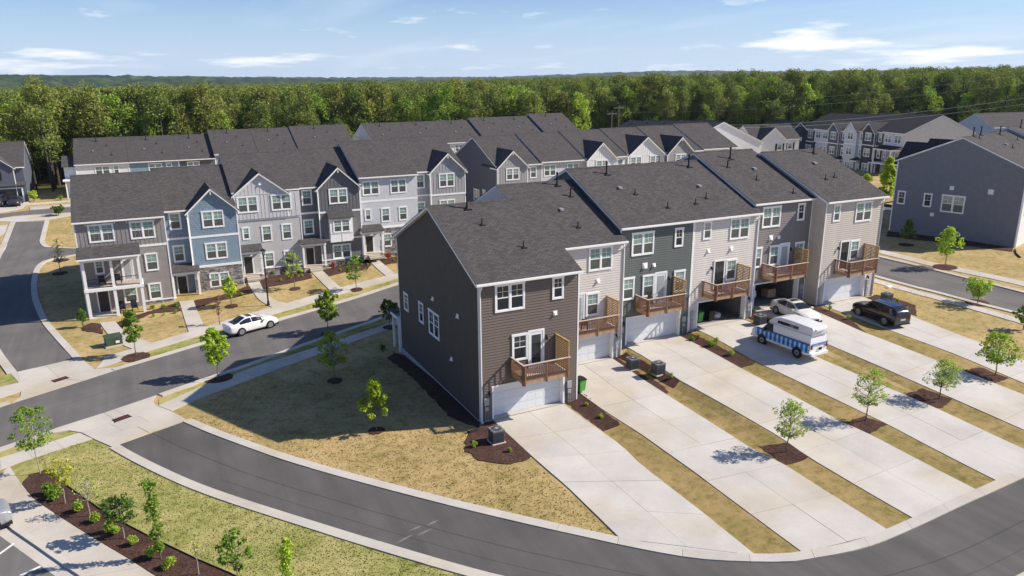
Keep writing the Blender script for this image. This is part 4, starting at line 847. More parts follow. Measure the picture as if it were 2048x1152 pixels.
for i in range(38): put('baluster', ba2, pb, (.5 + i * .122, -pj + .115, 2.87))
MB().box(1.0, 2.4, -pj - .35, -pj, -.8, -.3).build('step', CONC2, pb)
for q, l_ in (((-22.6, 40.2, 2.6), 'left black armchair on the upper deck of the corner townhouse'), ((-21.2, 40.3, 2.6), 'right black armchair on the upper deck of the corner townhouse')): patio_chair(*q, R(10), BLACK, l_, .9)
for q, l_ in (((-21.2, 40.3, -.4), 'left black chair on the ground porch of the corner townhouse'), ((-20.1, 40.2, -.4), 'right black chair on the ground porch of the corner townhouse')): patio_chair(*q, R(10), BLACK, l_, 1.1)
# B2 : blue
b = unit('blue townhouse with a shingled gable and grey stone base', -16.35, 43.8, -.2, 7.2, 16, 9.1, sid('blue2'), ovL=.1)
face_panel(b, 0, 2.3, 6.2, 8.85, 0, sid('blue', 'shake')); face_panel(b, 0, 2.3, 5.98, 6.2, -.012, WHITE, 'belt'); window(b, .52, 7.05, 1.16, 1.85, y=-.022); window(b, .5, 3.55, 1.16, 1.85)
gg = front_gable(b, 2.35, 7.2, .6, 8.85, [(-1, 2.85, sid('dgrey2')), (2.85, 6.1, sid('blue2')), (0, 0, sid('blue', 'shake'))], main_e=9.1, win=((3.66, 7.05, 2.2, 1.85), (3.66, 3.6, 2.2, 1.85), (3.72, .45, 2.05, 1.7)))
MB().box(2.3, 7.25, -.65, 0, 6.05, 6.27).build('belt', WHITE, b); MB().box(2.3, 7.25, -.72, 0, 2.82, 3.05).build('belt', WHITE, b)
stonework(b, 2.36, 7.2, -.9, 2.82, -.62, [(3.72, 5.77, .45, 2.15)]); porch(b, 0.02, 2.7, 1.5); door_unit(b, .5, 0, 1.1, 2.1, 'dark')
downspout(b, 2.25, -.4, -.6, 8.7, 3.2); MB().box(0, .1, -.04, 0, -.4, 9).build('corner_board', WHITE, b)
# B3 : light grey with wide gable
b = unit('light grey townhouse with a wide batten gable holding a small vent', -9.15, 45.4, .85, 7.2, 16, 9.1, sid('lgrey2'), ovL=.1, ov=.02)
MB().box(0, 7.2, -.13, 0, 6.2, 9.0).build('siding_panel', sid('lgrey', 'flat'), b); battens(b, 5.7, 7.2, 6.2, 8.8, -.13, sid('lgrey', 'flat')); face_panel(b, 0, 7.2, 5.98, 6.2, -.012, WHITE, 'belt')
gg = front_gable(b, .1, 5.75, .16, 8.95, [(0, 0, sid('lgrey', 'flat'))], pitch=.78, bnb=(6.2, sid('lgrey', 'flat')), main_e=9.1, z_base=6.2, orn=False)
vent_box(gg, 2.95, 10.1, .42, -.17)
for q in ((.36, 6.95, 2.2, 1.85), (4.0, 6.95, 2.2, 1.85), (.62, 3.9, .8, 1.45), (2.68, 3.5, 1.12, 1.85), (4.9, 3.5, 1.12, 1.85), (2.7, .45, 1.12, 1.8), (4.9, .45, 1.12, 1.8)): window(b, q[0], q[1], q[2], q[3], y=-.185 if q[1] > 6 else 0)
stonework(b, 2.45, 7.15, -1, .38, 0); MB().box(2.4, 7.2, -.1, 0, .38, .48).build('belt', WHITE, b); porch(b, .0, 2.35, 1.1); door_unit(b, .4, 0, 1.1, 2.1, 'dark')
MB().box(0, .1, -.04, 0, -.4, 9).build('corner_board', WHITE, b); MB().box(7.1, 7.2, -.04, 0, -.4, 9).build('corner_board', WHITE, b)
# B4 : dark grey with white bay
b = unit('dark grey townhouse with a white box bay under a small roof', -1.92, 46.0, 1.0, 7.2, 16, 9.1, sid('dgrey2'), ovL=.0)
face_panel(b, 0, 2.0, 6.2, 8.85, 0, sid('dgrey', 'flat')); battens(b, 0, 2.0, 6.2, 8.85, -.02, sid('dgrey', 'flat')); face_panel(b, 0, 2.0, 5.98, 6.2, -.012, WHITE, 'belt'); window(b, .3, 7.0, 1.2, 1.82, y=-.022); window(b, .26, 3.55, 1.2, 1.82)
gg = front_gable(b, 2.05, 6.95, .6, 8.85, [(-1, 6.1, sid('dgrey2')), (0, 0, sid('dgrey', 'flat'))], bnb=(6.2, sid('dgrey', 'flat')), main_e=9.1, win=((3.3, 7.0, 2.18, 1.82), (3.3, .45, 2.2, 1.75)))
MB().box(2.0, 7.0, -.65, 0, 6.0, 6.2).build('belt', WHITE, b); MB().box(2.0, 7.0, -.66, 0, 2.75, 2.92).build('belt', WHITE, b)
by = MB().box(3.05, 5.75, -1.25, -.6, 2.6, 5.4).build('bay', WHITE, b); window(by, 3.4, 3.7, 2.0, 1.6, y=-1.252); MB().prism([(-.6, 6.3), (-1.5, 5.5), (-1.5, 5.42), (-.6, 6.2)], 2.9, 5.9).build('bay_roof', SHING, by)
MB().box(4.35, 4.45, -1.27, -1.25, 2.65, 3.6).box(3.1, 5.7, -1.275, -1.25, 3.55, 3.68).build('bay_trim', SOFF, by)
stonework(b, 2.06, 6.95, -1, .38, -.62); MB().box(2.0, 7.0, -.72, 0, .36, .46).build('belt', WHITE, b); porch(b, -.35, 2.3, 1.5); door_unit(b, .2, 0, 1.1, 2.1, 'dark'); downspout(b, 2.0, -.4, -.6, 8.7, 3.1)
# B5 : pale
b = unit('pale blue-grey townhouse with a flat eave and stone ground floor', 5.2, 46.0, 1.72, 7.25, 16, 9.1, sid('pale'), ovL=.14)
face_panel(b, 0, 7.25, 6.05, 6.3, -.0, WHITE, 'belt')
for q in ((.36, 6.9, 2.05, 1.75), (3.8, 6.9, 2.05, 1.75), (.46, 3.85, .8, 1.42), (2.5, 3.5, 1.1, 1.75), (4.72, 3.5, 1.1, 1.75), (2.55, .4, 1.1, 1.7)): window(b, *q)
stonework(b, 2.3, 7.2, -.9, 2.75, 0, [(2.55, 3.65, .4, 2.1)]); MB().box(2.3, 7.25, -.1, 0, 2.75, 2.95).build('belt', WHITE, b); porch(b, -.3, 2.2, 1.4); door_unit(b, .3, 0, 1.1, 2.1, 'dark')
for x in (.1, 2.7, 3.6, 6.2): MB().box(x - .04, x + .04, -.3, 0, 8.7, 9.05).build('bracket', WHITE, b)
MB().box(0, .1, -.04, 0, -.4, 9).build('corner_board', WHITE, b)
# B6
b = unit('mid grey gabled townhouse at the right end of the row across the street', 12.5, 47.4, 1.8, 6.9, 16, 9.1, sid('mgrey2'), ovL=.05, ovR=.12)
face_panel(b, 0, 2.0, 6.2, 8.85, 0, sid('mgrey', 'flat')); battens(b, 0, 2.0, 6.2, 8.85, -.02, sid('mgrey', 'flat')); face_panel(b, 0, 2.0, 6.0, 6.2, -.012, WHITE, 'belt'); window(b, .3, 7.0, 1.15, 1.8, y=-.022); window(b, .26, 3.55, 1.15, 1.8)
front_gable(b, 2.0, 6.7, .6, 8.95, [(-1, 6.1, sid('mgrey2')), (0, 0, sid('mgrey', 'flat'))], bnb=(6.2, sid('mgrey', 'flat')), main_e=9.1, win=((3.12, 7.0, 2.1, 1.8), (3.12, 3.7, 2.1, 1.75), (3.12, .45, 2.1, 1.7)))
MB().box(1.95, 6.75, -.65, 0, 6.0, 6.2).build('belt', WHITE, b); downspout(b, 1.95, -.4, -.6, 8.7, 3.1)
# ================================================================== OTHER ROWS
def ypl(px, py, y):
    d = ray(px, py); t = (y - CAM[1]) / d[1]; p = CAM + d * t; return (p[0], p[2])
def local_hit(px, py, org, rz):
    """pixel on the side wall (local x = 0) of a building: returns local y, z"""
    ax = np.array([math.cos(rz), math.sin(rz), 0]); ay = np.array([-math.sin(rz), math.cos(rz), 0]); o = np.array(org, float)
    d = ray(px, py); t = ((o - CAM) @ ax) / (d @ ax); p = CAM + d * t - o; return p @ ay, p[2]
GF = 'townhouses of the third row, behind the street row'
F_Y = 56.5
def wins(t, lst, y=0, up='g'):
    for q in lst: window(t, q[0], q[1], q[2], q[3], y=y, up=up)
def flatfront(label, x0, y0, z0, w, top, low, group, rz=0, shing=None, ovL=.1, kind='flat', porch_=True, ws=None):
    b = unit(label, x0, y0, z0, w, 16, 9.1, sid(low), group, rz, ovL=ovL, mat=shing)
    face_panel(b, 0, w, 6.15, 8.9, 0, sid(top, kind)); face_panel(b, 0, w, 5.98, 6.2, -.012, WHITE, 'belt')
    wins(b, [(.4, 6.9, 2.1, 1.8), (w - 3.1, 6.9, 2.1, 1.8)], -.022); wins(b, [(.5, 3.8, .8, 1.4), (2.5, 3.5, 1.1, 1.8), (w - 2.4, 3.5, 1.1, 1.8), (2.7, .5, 1.1, 1.7), (w - 2.4, .5, 1.1, 1.7)])
    for x in (.1, 2.8, w - 3.4, w - .7): MB().box(x - .04, x + .04, -.3, 0, 8.7, 9.05).build('bracket', WHITE, b)
    MB().box(0, .1, -.04, 0, -.4, 9).build('corner_board', WHITE, b); MB().box(w - .1, w, -.04, 0, -.4, 9).build('corner_board', WHITE, b)
    if porch_: porch(b, 0, 2.3, 1.2, rmat=shing); door_unit(b, .4, 0, 1.1, 2.1, 'dark')
    return b
def gablefront(label, x0, y0, z0, w, top, low, group, rz=0, shing=None, shx=None, ovL=.1, left=True, kind='flat', sw=None, gw=4.8, bn=True):
    b = unit(label, x0, y0, z0, w, 16, 9.1, sw or sid(low), group, rz, ovL=ovL, mat=shing)
    g0, g1 = (0.02, gw) if left else (w - gw - .02, w - .02); n0, n1 = (gw, w) if left else (0, w - gw)
    face_panel(b, n0, n1, 6.2, 8.9, 0, sid(top, kind)); face_panel(b, n0, n1, 5.98, 6.2, -.012, WHITE, 'belt'); wins(b, [((n0 + n1) / 2 - .55, 7.0, 1.1, 1.8), ((n0 + n1) / 2 - .55, 3.55, 1.1, 1.8)], -.022)
    front_gable(b, g0, g1, .6, 8.9, [(-1, 6.1, sid(low)), (0, 0, sid(top, kind))], bnb=(6.2, sid(top, 'flat')) if bn else None, main_e=9.1, win=(((g0 + g1) / 2 - 1.08, 7.0, 2.15, 1.8), ((g0 + g1) / 2 - 1.08, 3.6, 2.15, 1.8), ((g0 + g1) / 2 - 1.08, .5, 2.1, 1.7)), shing=shx)
    MB().box(g0 - .05, g1 + .05, -.65, 0, 6.0, 6.2).build('belt', WHITE, b); porch(b, n0 + (.1 if left else -.1), n1 + (.1 if left else 0), 1.4, rmat=shing); downspout(b, g1 + .12 if left else g0 - .12, -.4, -.1, 8.7, 3.1)
    return b
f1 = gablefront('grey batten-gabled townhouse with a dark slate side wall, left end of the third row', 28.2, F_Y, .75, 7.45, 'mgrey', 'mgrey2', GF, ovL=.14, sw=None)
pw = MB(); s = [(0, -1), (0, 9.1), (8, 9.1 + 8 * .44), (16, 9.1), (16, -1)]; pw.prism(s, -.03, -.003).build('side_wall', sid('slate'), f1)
for a, b_, w_, h_ in ((948, 376, 2.1, 2.5), (966, 378, .9, 1.6)):
    y_, z_ = local_hit(a, b_, (28.2, F_Y, .75), 0); window(f1, 0, 0, w_, h_, rz=R(-90), x_off=(-.035, y_, z_ - h_), up='b')
flatfront('light grey flat-eaved townhouse beside the slate-walled end house of the third row', 35.7, F_Y, .95, 7.55, 'lgrey', 'lgrey', GF, ovL=.14)
gablefront('white batten-gabled townhouse left of its white twin in the third row', 43.4, F_Y, 1.1, 7.6, 'white', 'white', GF, ovL=.14, gw=5.2)
b = unit('white townhouse with a wide gable and two upper windows in the third row', 51.1, F_Y, 1.2, 7.4, 16, 9.1, sid('white'), GF, ov=.02)
front_gable(b, .1, 7.1, .16, 8.95, [(0, 0, sid('white', 'flat'))], pitch=.78, bnb=(6.2, sid('white', 'flat')), main_e=9.1, z_base=6.2, win=((.5, 7.0, 2.2, 1.85), (4.3, 7.0, 2.2, 1.85)), orn=False)
gablefront('grey shingle-gabled townhouse near the right end of the third row', 58.6, F_Y, 1.3, 7.5, 'mgrey', 'mgrey2', GF, ovL=.14, kind='shake', gw=5.3, bn=False)
flatfront('white flat-eaved townhouse at the right end of the third row', 66.2, F_Y, 1.45, 7.6, 'white', 'white', GF, ovL=.0)
# ---- far rows seen from behind the street row -------------------------------
GD = 'townhouses of the far left row in front of the wood'
def rear(label, x0, y0, z0, w, d, e, col, group, rz=0, p=.44, nw=((1.0, 1.9), (4.6, .9)), ovL=.1, ovR=.03, shing=None, up='g', pip=True, mirror=False):
    b = unit(label, x0, y0, z0, w, d, e, sid(col), group, rz, p, ovL, ovR, shing)
    for x, ww in nw: window(b, x, e - 1.95, ww, 1.55, up=up)
    MB().box(0, .1, -.04, 0, -.4, e - .1).build('corner_board', WHITE, b); MB().box(w - .1, w, -.04, 0, -.4, e - .1).build('corner_board', WHITE, b)
    if pip: pipes(b, [(w * .42, d * .43, 'tall'), (w * .62, d * .33, 'pipe'), (w * .35, d * .22, 'box'), (w * .7, d * .14, 'pipe')], w, d, e, p)
    return b
yD = 113; xs_ = [ypl(149, 326, yD)[0], ypl(256.6, 324, yD)[0], ypl(357, 321, yD)[0], ypl(424, 318, yD)[0]]; zD = ypl(256, 324.5, yD)[1]
hD = 6.4
t = rear('white end townhouse of the far left row, with a small lower side wing', xs_[0], yD, zD - hD, xs_[1] - xs_[0], 17.5, hD, 'white', GD, nw=((3.0, 2.4), (xs_[1] - xs_[0] - 2.6, .95)), ovL=.15)
wg = MB().prism([(1.2, -1), (1.2, hD - .4), (5, hD + .9), (8.5, hD - .4), (8.5, -1)], -1.9, -.02).build('side_wing', sid('white'), t)
MB().prism([(.8, hD - .35), (5, hD + 1.25), (9, hD - .35), (9, hD - .45), (5, hD + 1.12), (.8, hD - .45)], -2.2, -.02).build('wing_roof', SHING, wg); MB().box(-1.9, -1.7, -.6, -.4, -.8, 3.6).box(-2.2, 0, -.8, 1.2, 3.6, 3.85).build('porch', WHITE, wg)
rear('light blue townhouse with its wall mostly hidden, second in the far left row', xs_[1], yD, zD - hD, xs_[2] - xs_[1], 17.5, hD, 'blue2', GD, nw=((3.2, 2.3), (xs_[2] - xs_[1] - 2.2, 1.0)), ovL=.0)
rear('dark green townhouse third from the left in the far left row', xs_[2], yD, zD - hD, xs_[3] - xs_[2] + .6, 17.5, hD, 'green', GD, nw=((1.4, 2.2),), ovL=.0)
x4 = xs_[3] + .6; x5 = ypl(600, 312, yD)[0]; x6 = ypl(712, 306, yD)[0]; w2_ = (x5 - x4) / 2
rear('grey-roofed townhouse just right of the first roof step in the far left row', x4, yD, zD - hD + .7, w2_, 17.5, hD, 'mgrey2', GD, ovL=.16)
rear('grey-roofed townhouse just left of the second roof step in the far left row', x4 + w2_, yD, zD - hD + .75, w2_, 17.5, hD, 'tan', GD, ovL=0)
rear('last townhouse of the far left row, behind the peak of the white gable', x5, yD, zD - hD + 1.0, x6 - x5, 17.5, hD, 'mgrey2', GD, ovL=.16)
GE = 'townhouses of the far middle row in front of the wood'
yE = 109; zr = 13.0; eE = 7.5; z0 = zr - 9 * .44 - eE - .2; xE = ypl(724, 247, yE + 9)[0]; xE2 = ypl(937, 239, yE + 9)[0]; xE3 = ypl(1057, 235, yE + 9)[0]; xE4 = ypl(1113, 234, yE + 9)[0] + 1.5
u3 = (xE2 - xE) / 3
for k, (x, w_, dz, c, l_, ol) in enumerate(((xE, u3, 0, 'pale', 'townhouse with a pale blue gable end, left end of the far middle row', .2), (xE + u3, u3, .02, 'mgrey2', 'second townhouse from the left in the far middle row', 0), (xE + 2 * u3, u3, .04, 'white', 'white-walled townhouse left of the first blue roof step in the far middle row', 0),
        (xE2, (xE3 - xE2) / 2, .5, 'tan', 'townhouse right of the first blue roof step in the far middle row', .16), (xE2 + (xE3 - xE2) / 2, (xE3 - xE2) / 2, .52, 'pale', 'townhouse left of the second blue roof step in the far middle row', 0), (xE3, xE4 - xE3, 1.0, 'mgrey2', 'townhouse at the right end of the far middle row', .16))):
    rear(l_, x, yE, z0 + dz, w_, 18, eE, c, GE, ovL=ol)
# ---- right-hand angled rows ---------------------------------------------------
GG = 'townhouses of the angled row at the upper right'
def frame(org, rz):
    return (lambda x, y=0: (org[0] + x * math.cos(rz) - y * math.sin(rz), org[1] + x * math.sin(rz) + y * math.cos(rz)))
rz = R(-107); og = (134.5, 98.6); fr = frame(og, rz); wG = 6.55
SHD = SHING2; SHDX = shingle('dark_roof_shingles_gable', (.085, .083, .085), True)
q = lambda k: fr(k * wG)
b = flatfront('dark blue townhouse with a wide porch at the far left end of the angled row', *q(0), .4, wG, 'navy', 'navy', GG, rz, SHD, ovL=.15, kind='flat', porch_=False); porch(b, 0, 6, 2.2, 3.0, rmat=SHD)
flatfront('light grey flat-eaved townhouse second from the left in the angled row', *q(1), .6, wG, 'pale', 'pale', GG, rz, SHD, ovL=0)
gablefront('charcoal gabled townhouse third in the angled row', *q(2), .8, wG, 'slate', 'dgrey', GG, rz, SHD, SHDX, ovL=.0, gw=4.2, bn=False)
gablefront('pale grey gabled townhouse between two dark ones in the angled row', *q(3), 1.2, wG, 'pale', 'pale', GG, rz, SHD, SHDX, ovL=.16, gw=4.4, bn=False)
gablefront('black-walled gabled townhouse fifth in the angled row', *q(4), 1.45, wG, 'char', 'char', GG, rz, SHD, SHDX, ovL=.16, gw=4.2, bn=False)
b = flatfront('light grey end townhouse with a cream gable wall, right end of the angled row', *q(5), 1.6, wG, 'pale', 'mgrey2', GG, rz, SHD, ovL=.16, porch_=False); porch(b, .4, 6, 2.4, 5.8, rmat=SHD, floor=0)
MB().box(.3, 6.1, -2.4, 0, 2.6, 2.9).build('deck', WHITE, b)
MB().prism([(0, -1), (0, 9.1), (8, 9.1 + 8 * .44), (16, 9.1), (16, -1)], wG + .003, wG + .03).build('gable_wall', siding('siding_cream_end', CO['cream']), b)
# dormer-roofed neighbours behind the dark blue-grey gable
# K row
GK = 'townhouses of the distant angled row behind the third row'
rzK = R(-99); pk_ = atz(1447, 243, 14.3); ax = (math.cos(rzK), math.sin(rzK)); ay = (-ax[1], ax[0]); wK = 7.4
oK = (pk_[0] - ax[0] * wK * 5 - ay[0] * 8.5, pk_[1] - ax[1] * wK * 5 - ay[1] * 8.5); fK = frame(oK, rzK)
for k, l_ in enumerate(('farthest dark-roofed townhouse of the distant angled row', 'second farthest dark-roofed townhouse of the distant angled row', 'middle dark-roofed townhouse of the distant angled row', 'dark-roofed townhouse next to the white gable end in the distant angled row', 'dark-roofed townhouse whose broad white gable wall faces the camera')):
    b = rear(l_, *fK(k * wK), 1.2 + .35 * k, wK, 17, 14.3 - 2.6 - 8.5 * .44 - .17, 'white', GK, rzK, ovL=.02, ovR=.2 if k == 4 else .14, shing=SHD)
# white house with shutters
def house(label, org, rz, w, d, e, col, shing=SHING, gables=(), wn=(), p=.6, cat='house', sh=False):
    t = thing('house', label, cat, org, rz); pentagon_wall(t, 'wall', w, d, e, p, sid(col)); roof(t, w, d, e, p, .3, .3, .35, shing); gutter(t, w, e, p, .35)
    for g_ in gables: front_gable(t, g_[0], g_[1], g_[2], g_[3], [(0, 0, sid(col, 'flat'))], pitch=.85, main_e=e, shing=SHINGX, orn=False, main_p=p, bnb=(0, sid(col, 'flat')) if g_[4] else None)
    for q_ in wn:
        window(t, *q_[:4], y=q_[4], up='g')
        if sh: MB().box(q_[0] - .45, q_[0] - .05, q_[4] - .05, q_[4], q_[1], q_[1] + q_[3]).box(q_[0] + q_[2] + .05, q_[0] + q_[2] + .45, q_[4] - .05, q_[4], q_[1], q_[1] + q_[3]).build('shutter', BLACK, t)
    return t
zc_ = 8.6; pw_ = atz(1507, 279, zc_); th = R(-14)
house('white detached house with black shutters and two stepped front gables', (pw_[0], pw_[1], zc_ - 5.8), th, 11.5, 9, 5.8, 'white', gables=((.8, 7.2, 1.6, 5.6, True),), wn=((5.0, 3.4, 1.3, 1.5, -1.62), (8.6, 3.4, 1.3, 1.5, 0)), sh=True)
pn = atz(1573, 270, 8); t = thing('house', 'small navy house whose gable shows left of the angled row', 'house', (pn[0], pn[1], 2), R(-20))
MB().prism([(0, -1), (0, 6), (3.2, 9), (6.4, 6), (6.4, -1)], 0, 12, axis=1).build('wall', sid('navy'), t); MB().prism([(-.4, 5.7), (3.2, 9.2), (6.8, 5.7), (6.8, 5.55), (3.2, 9.02), (-.4, 5.55)], -.4, 12.3, axis=1).build('roof', SHINGX, t); MB().prism([(-.42, 5.6), (3.2, 9.1), (6.82, 5.6), (6.82, 5.4), (3.2, 8.88), (-.42, 5.4)], -.45, -.38, axis=1).build('rake_board', WHITE, t); window(t, 2.3, 4.4, .8, 1, y=0); window(t, 3.3, 4.4, .8, 1, y=0)
# low house roof seen past the far middle row
pq = atz(1180, 243, 9.5); house('low grey-roofed house partly hidden behind the far middle row', (pq[0] - 14, pq[1] - 4, 2.0), 0, 14.5, 9, 3.9, 'mgrey2')
pq = atz(2010, 222, 13.5); house('pale blue gabled house at the top right edge before the wood', (pq[0] - 9, pq[1] - 3, 3.5), R(-6), 17, 10, 6.4, 'pale')
# ---- big blue-grey building on the right -------------------------------------
GC = 'townhouses of the row on the right behind the blue-grey gable wall'
rzC = R(13); oC = (73.5, 9.1); fC = frame(oC, rzC)
c0 = unit('blue-grey end townhouse whose broad gable wall faces the street on the right', *oC, 2.3, 7.4, 14.6, 9.25, siding('siding_bluegrey', (.185, .20, .232), .19), GC, rzC, ovL=.2)
so = (oC[0], oC[1], 2.3)
for (a, b_), w_, h_ in (((1797, 380.5), 1.0, 1.75), ((1849, 385.5), 1.0, 1.75), ((1885, 388), 2.7, 2.2)):
    y_, z_ = local_hit(a, b_, so, rzC); window(c0, 0, 0, w_, h_, rz=R(-90), x_off=(-.01, y_, z_ - h_), up='d' if w_ < 2 else 'b')
for a, b_, s_ in ((1904, 376, .5), (1982, 384, .6), (1864, 429, .45)):
    y_, z_ = local_hit(a, b_, so, rzC); vent_box(c0, 0, 0, s_, rz=R(-90), loc=(-.03, y_, z_))
MB().box(-.05, .06, -.05, .08, -1, 9.4).build('corner_board', WHITE, c0); MB().box(-.05, .06, 14.52, 14.65, -1, 9.1).build('corner_board', WHITE, c0); stonework(c0, -14.6, 0, -1.2, .05, 0, rz=R(-90), loc=(0, 0, 0), name='stone_base')
MB().box(.1, 2.6, 14.6, 16.8, 2.7, 3.0).box(.1, .25, 16.6, 16.75, -.6, 2.7).build('porch', WHITE, c0)
MB().prism([(14.5, 3.9), (17.0, 3.1), (17.0, 3.0), (14.5, 3.8)], -.1, 3.2).build('porch_roof', SHD, c0)
MB().prism([(0, 0), (0, 2.25), (1, 2.25), (1, 0)], .6, 6.6, axis=0).build('garage_frame', WHITE, c0, (0, -.97, 0)) if False else None
face_panel(c0, 0, 7.4, -.4, 9.2, 0, sid('white')); garage(c0, 1.2, 6.2, 2.25, False, y=-.55) if False else None; door_unit(c0, 3, 3.1, 1.2, 2.5, 'white', y=-.022); window(c0, 1.2, 3.8, 1.15, 1.9, y=-.022); downspout(c0, .1, -.35, 0, 9.4, 0)
hy_ = pl
for k in range(1, 5):
    x, y = fC(7.4 * k); b = unit(['roof-stepped townhouse next to the blue-grey end house', 'second roof-stepped townhouse behind the blue-grey end house', 'third roof-stepped townhouse behind the blue-grey end house', 'farthest roof-stepped townhouse behind the blue-grey end house'][k - 1], x, y, 2.3 + (0, 0, .55, .57, 1.1)[k], 7.4, 14.6, 9.25, sid('mgrey2'), GC, rzC, ovL=(0, -.02, .16, -.02, .16)[k])
    pipes(b, [(3, 6.8, 'tall'), (4.6, 5.2, 'pipe')], 7.4, 14.6, 9.25, .44); b1_ = b if k == 1 else b1_
pipes(c0, [(2.6, 7.2, 'tall'), (5.0, 7.2, 'tall'), (2.9, 6.6, 'pipe'), (6.2, 4.6, 'box'), (6.4, 3.9, 'pipe')], 7.4, 14.6, 9.25, .44)
# front gable roofs on the far slope of that row
for k in (0, 1):
    x, y = fC(7.4 * k + 1.2, 15.2); MB
    m = MB().prism([(-.3, 8.8), (2.6, 11.4), (5.5, 8.8), (5.5, 8.6), (2.6, 11.2), (-.3, 8.6)], -6, .9, axis=1); m.build('front_gable_roof', SHD, c0 if k == 0 else b1_, (1.2, 14.6, 0))
# ---- house cut by the left edge ------------------------------------------------
xr, yr = g(57, 402); zr_ = float(tz(xr, yr)); hh = tall((57, 402), (50, 331))
th_ = house('slate blue two-storey house with an open garage, cut by the left edge', (xr - 12.5, yr, zr_ - .1), 0, 12.5, 12, hh, 'slate', SHING, gables=((5.2, 11.2, .9, hh - .1, False),), p=.62, wn=((7.4, hh - 2.1, 1.5, 1.55, -.92),), sh=True)
g_ = put('garage_door', MB().box(5.9, 11.9, -.93, -.9, 0, 2.5).mesh('garage_door', PDK), th_); MB().box(5.7, 5.9, -1.0, -.9, 0, 2.7).box(11.9, 12.1, -1.0, -.9, 0, 2.7).box(5.9, 11.9, -1.0, -.9, 2.5, 2.7).build('garage_frame', WHITE, th_)  # no door: dark sheet painted for the shade inside the open garage
MB().box(5.3, 12.6, -.88, 0, -.5, 3.0).build('garage_wall', sid('slate'), th_); MB().prism([(.0, 3.6), (-1.4, 3.05), (-1.4, 2.95), (0, 3.5)], 5.0, 12.7).build('skirt_roof', SHING, th_)
# ================================================================== PLANTS
def leaves(n, pts, size, rr, flat=.5):
    """n leaf quads about the given clump centres (x,y,z,r)"""
    P_ = np.asarray(pts, float); k = rr.integers(0, len(P_), n); d = rr.normal(size=(n, 3)); d /= np.linalg.norm(d, axis=1)[:, None]
    c = P_[k, :3] + d * (P_[k, 3:4] * rr.uniform(.35, 1, (n, 1)) ** .6)
    nn = rr.normal(size=(n, 3)) + np.array([0, 0, flat * 2]); nn /= np.linalg.norm(nn, axis=1)[:, None]
    a = np.cross(nn, rr.normal(size=(n, 3))); a /= np.linalg.norm(a, axis=1)[:, None]; b = np.cross(nn, a)
    s = size * rr.uniform(.6, 1.35, (n, 1)); l = s * .62
    v = np.stack([c - a * s, c - b * l + nn * s * .1, c + a * s, c + b * l + nn * s * .1], 1).reshape(-1, 3)
    return v, np.arange(4 * n).reshape(-1, 4)
def young_tree(base, top, wpx, label, leaf='green', shape='oval', n=900, ls=.09, bark=None, group=None, trunk_frac=.35, lean=0, name='young_tree', cat='tree', clumps=80, seed=None, trunk_r=.045):
    x, y = g(*base); z = float(tz(x, y)) + .03; h = max(.5, tall(base, top)); dist = math.hypot(x - CAM[0], y - CAM[1], ); cw = wpx / FPX * math.hypot(dist, CAM[2]) / 1.0
    rr = np.random.default_rng(seed if seed is not None else int(base[0] * 7 + base[1])); t = thing(name, label, cat, (x, y, z), 0, group)
    z0 = h * trunk_frac; H = h - z0; pts = []; m = MB(); tr = [(0, 0, -.1)]
    for i in range(1, 7): tr.append((rr.normal() * .03 * h * i / 6 + lean * i / 6, rr.normal() * .03 * h * i / 6, h * .97 * i / 6))
    m.tube(tr, [trunk_r * (1 - .8 * i / 6) * max(1, h / 4) for i in range(7)], 6)
    for i in range(clumps):
        u = rr.uniform(0, 1); zz = z0 + H * u
        w_ = {'oval': math.sin(math.pi * min(1, (u * .85 + .12))) ** .8, 'cone': 1.05 - u * .9, 'vase': .35 + .75 * u if u < .8 else .75, 'column': .8 - .35 * abs(u - .4), 'open': math.sin(math.pi * (u * .8 + .15)) ** .6}[shape] * cw / 2
        a = rr.uniform(0, 2 * math.pi); r = w_ * rr.uniform(.3, 1.05) if shape != 'column' else w_ * rr.uniform(.1, .7); f = zz / h
        tx = tr[min(6, int(f * 6))]; p = (tx[0] + r * math.cos(a), tx[1] + r * math.sin(a), zz); cr = cw * {'oval': .11, 'cone': .10, 'vase': .10, 'column': .26, 'open': .085}[shape] * rr.uniform(.7, 1.2)
        pts.append(p + (cr,)); b0 = (tx[0] * .8, tx[1] * .8, max(z0 * .85, zz - r * .8)); m.tube([b0, tuple((np.array(b0) + np.array(p)) / 2 + rr.normal(size=3) * .02), p], [.016 * max(1, h / 4), .011, .004], 4)
    pts.append((tr[-1][0], tr[-1][1], h * .95, cw * .1)); m.build('trunk', bark or BARK, t)
    v, f = leaves(int(n * 1.45), pts, ls, rr); put('crown', npmesh('crown', v, f, LF[leaf]), t); return t
SG = 'young street trees'
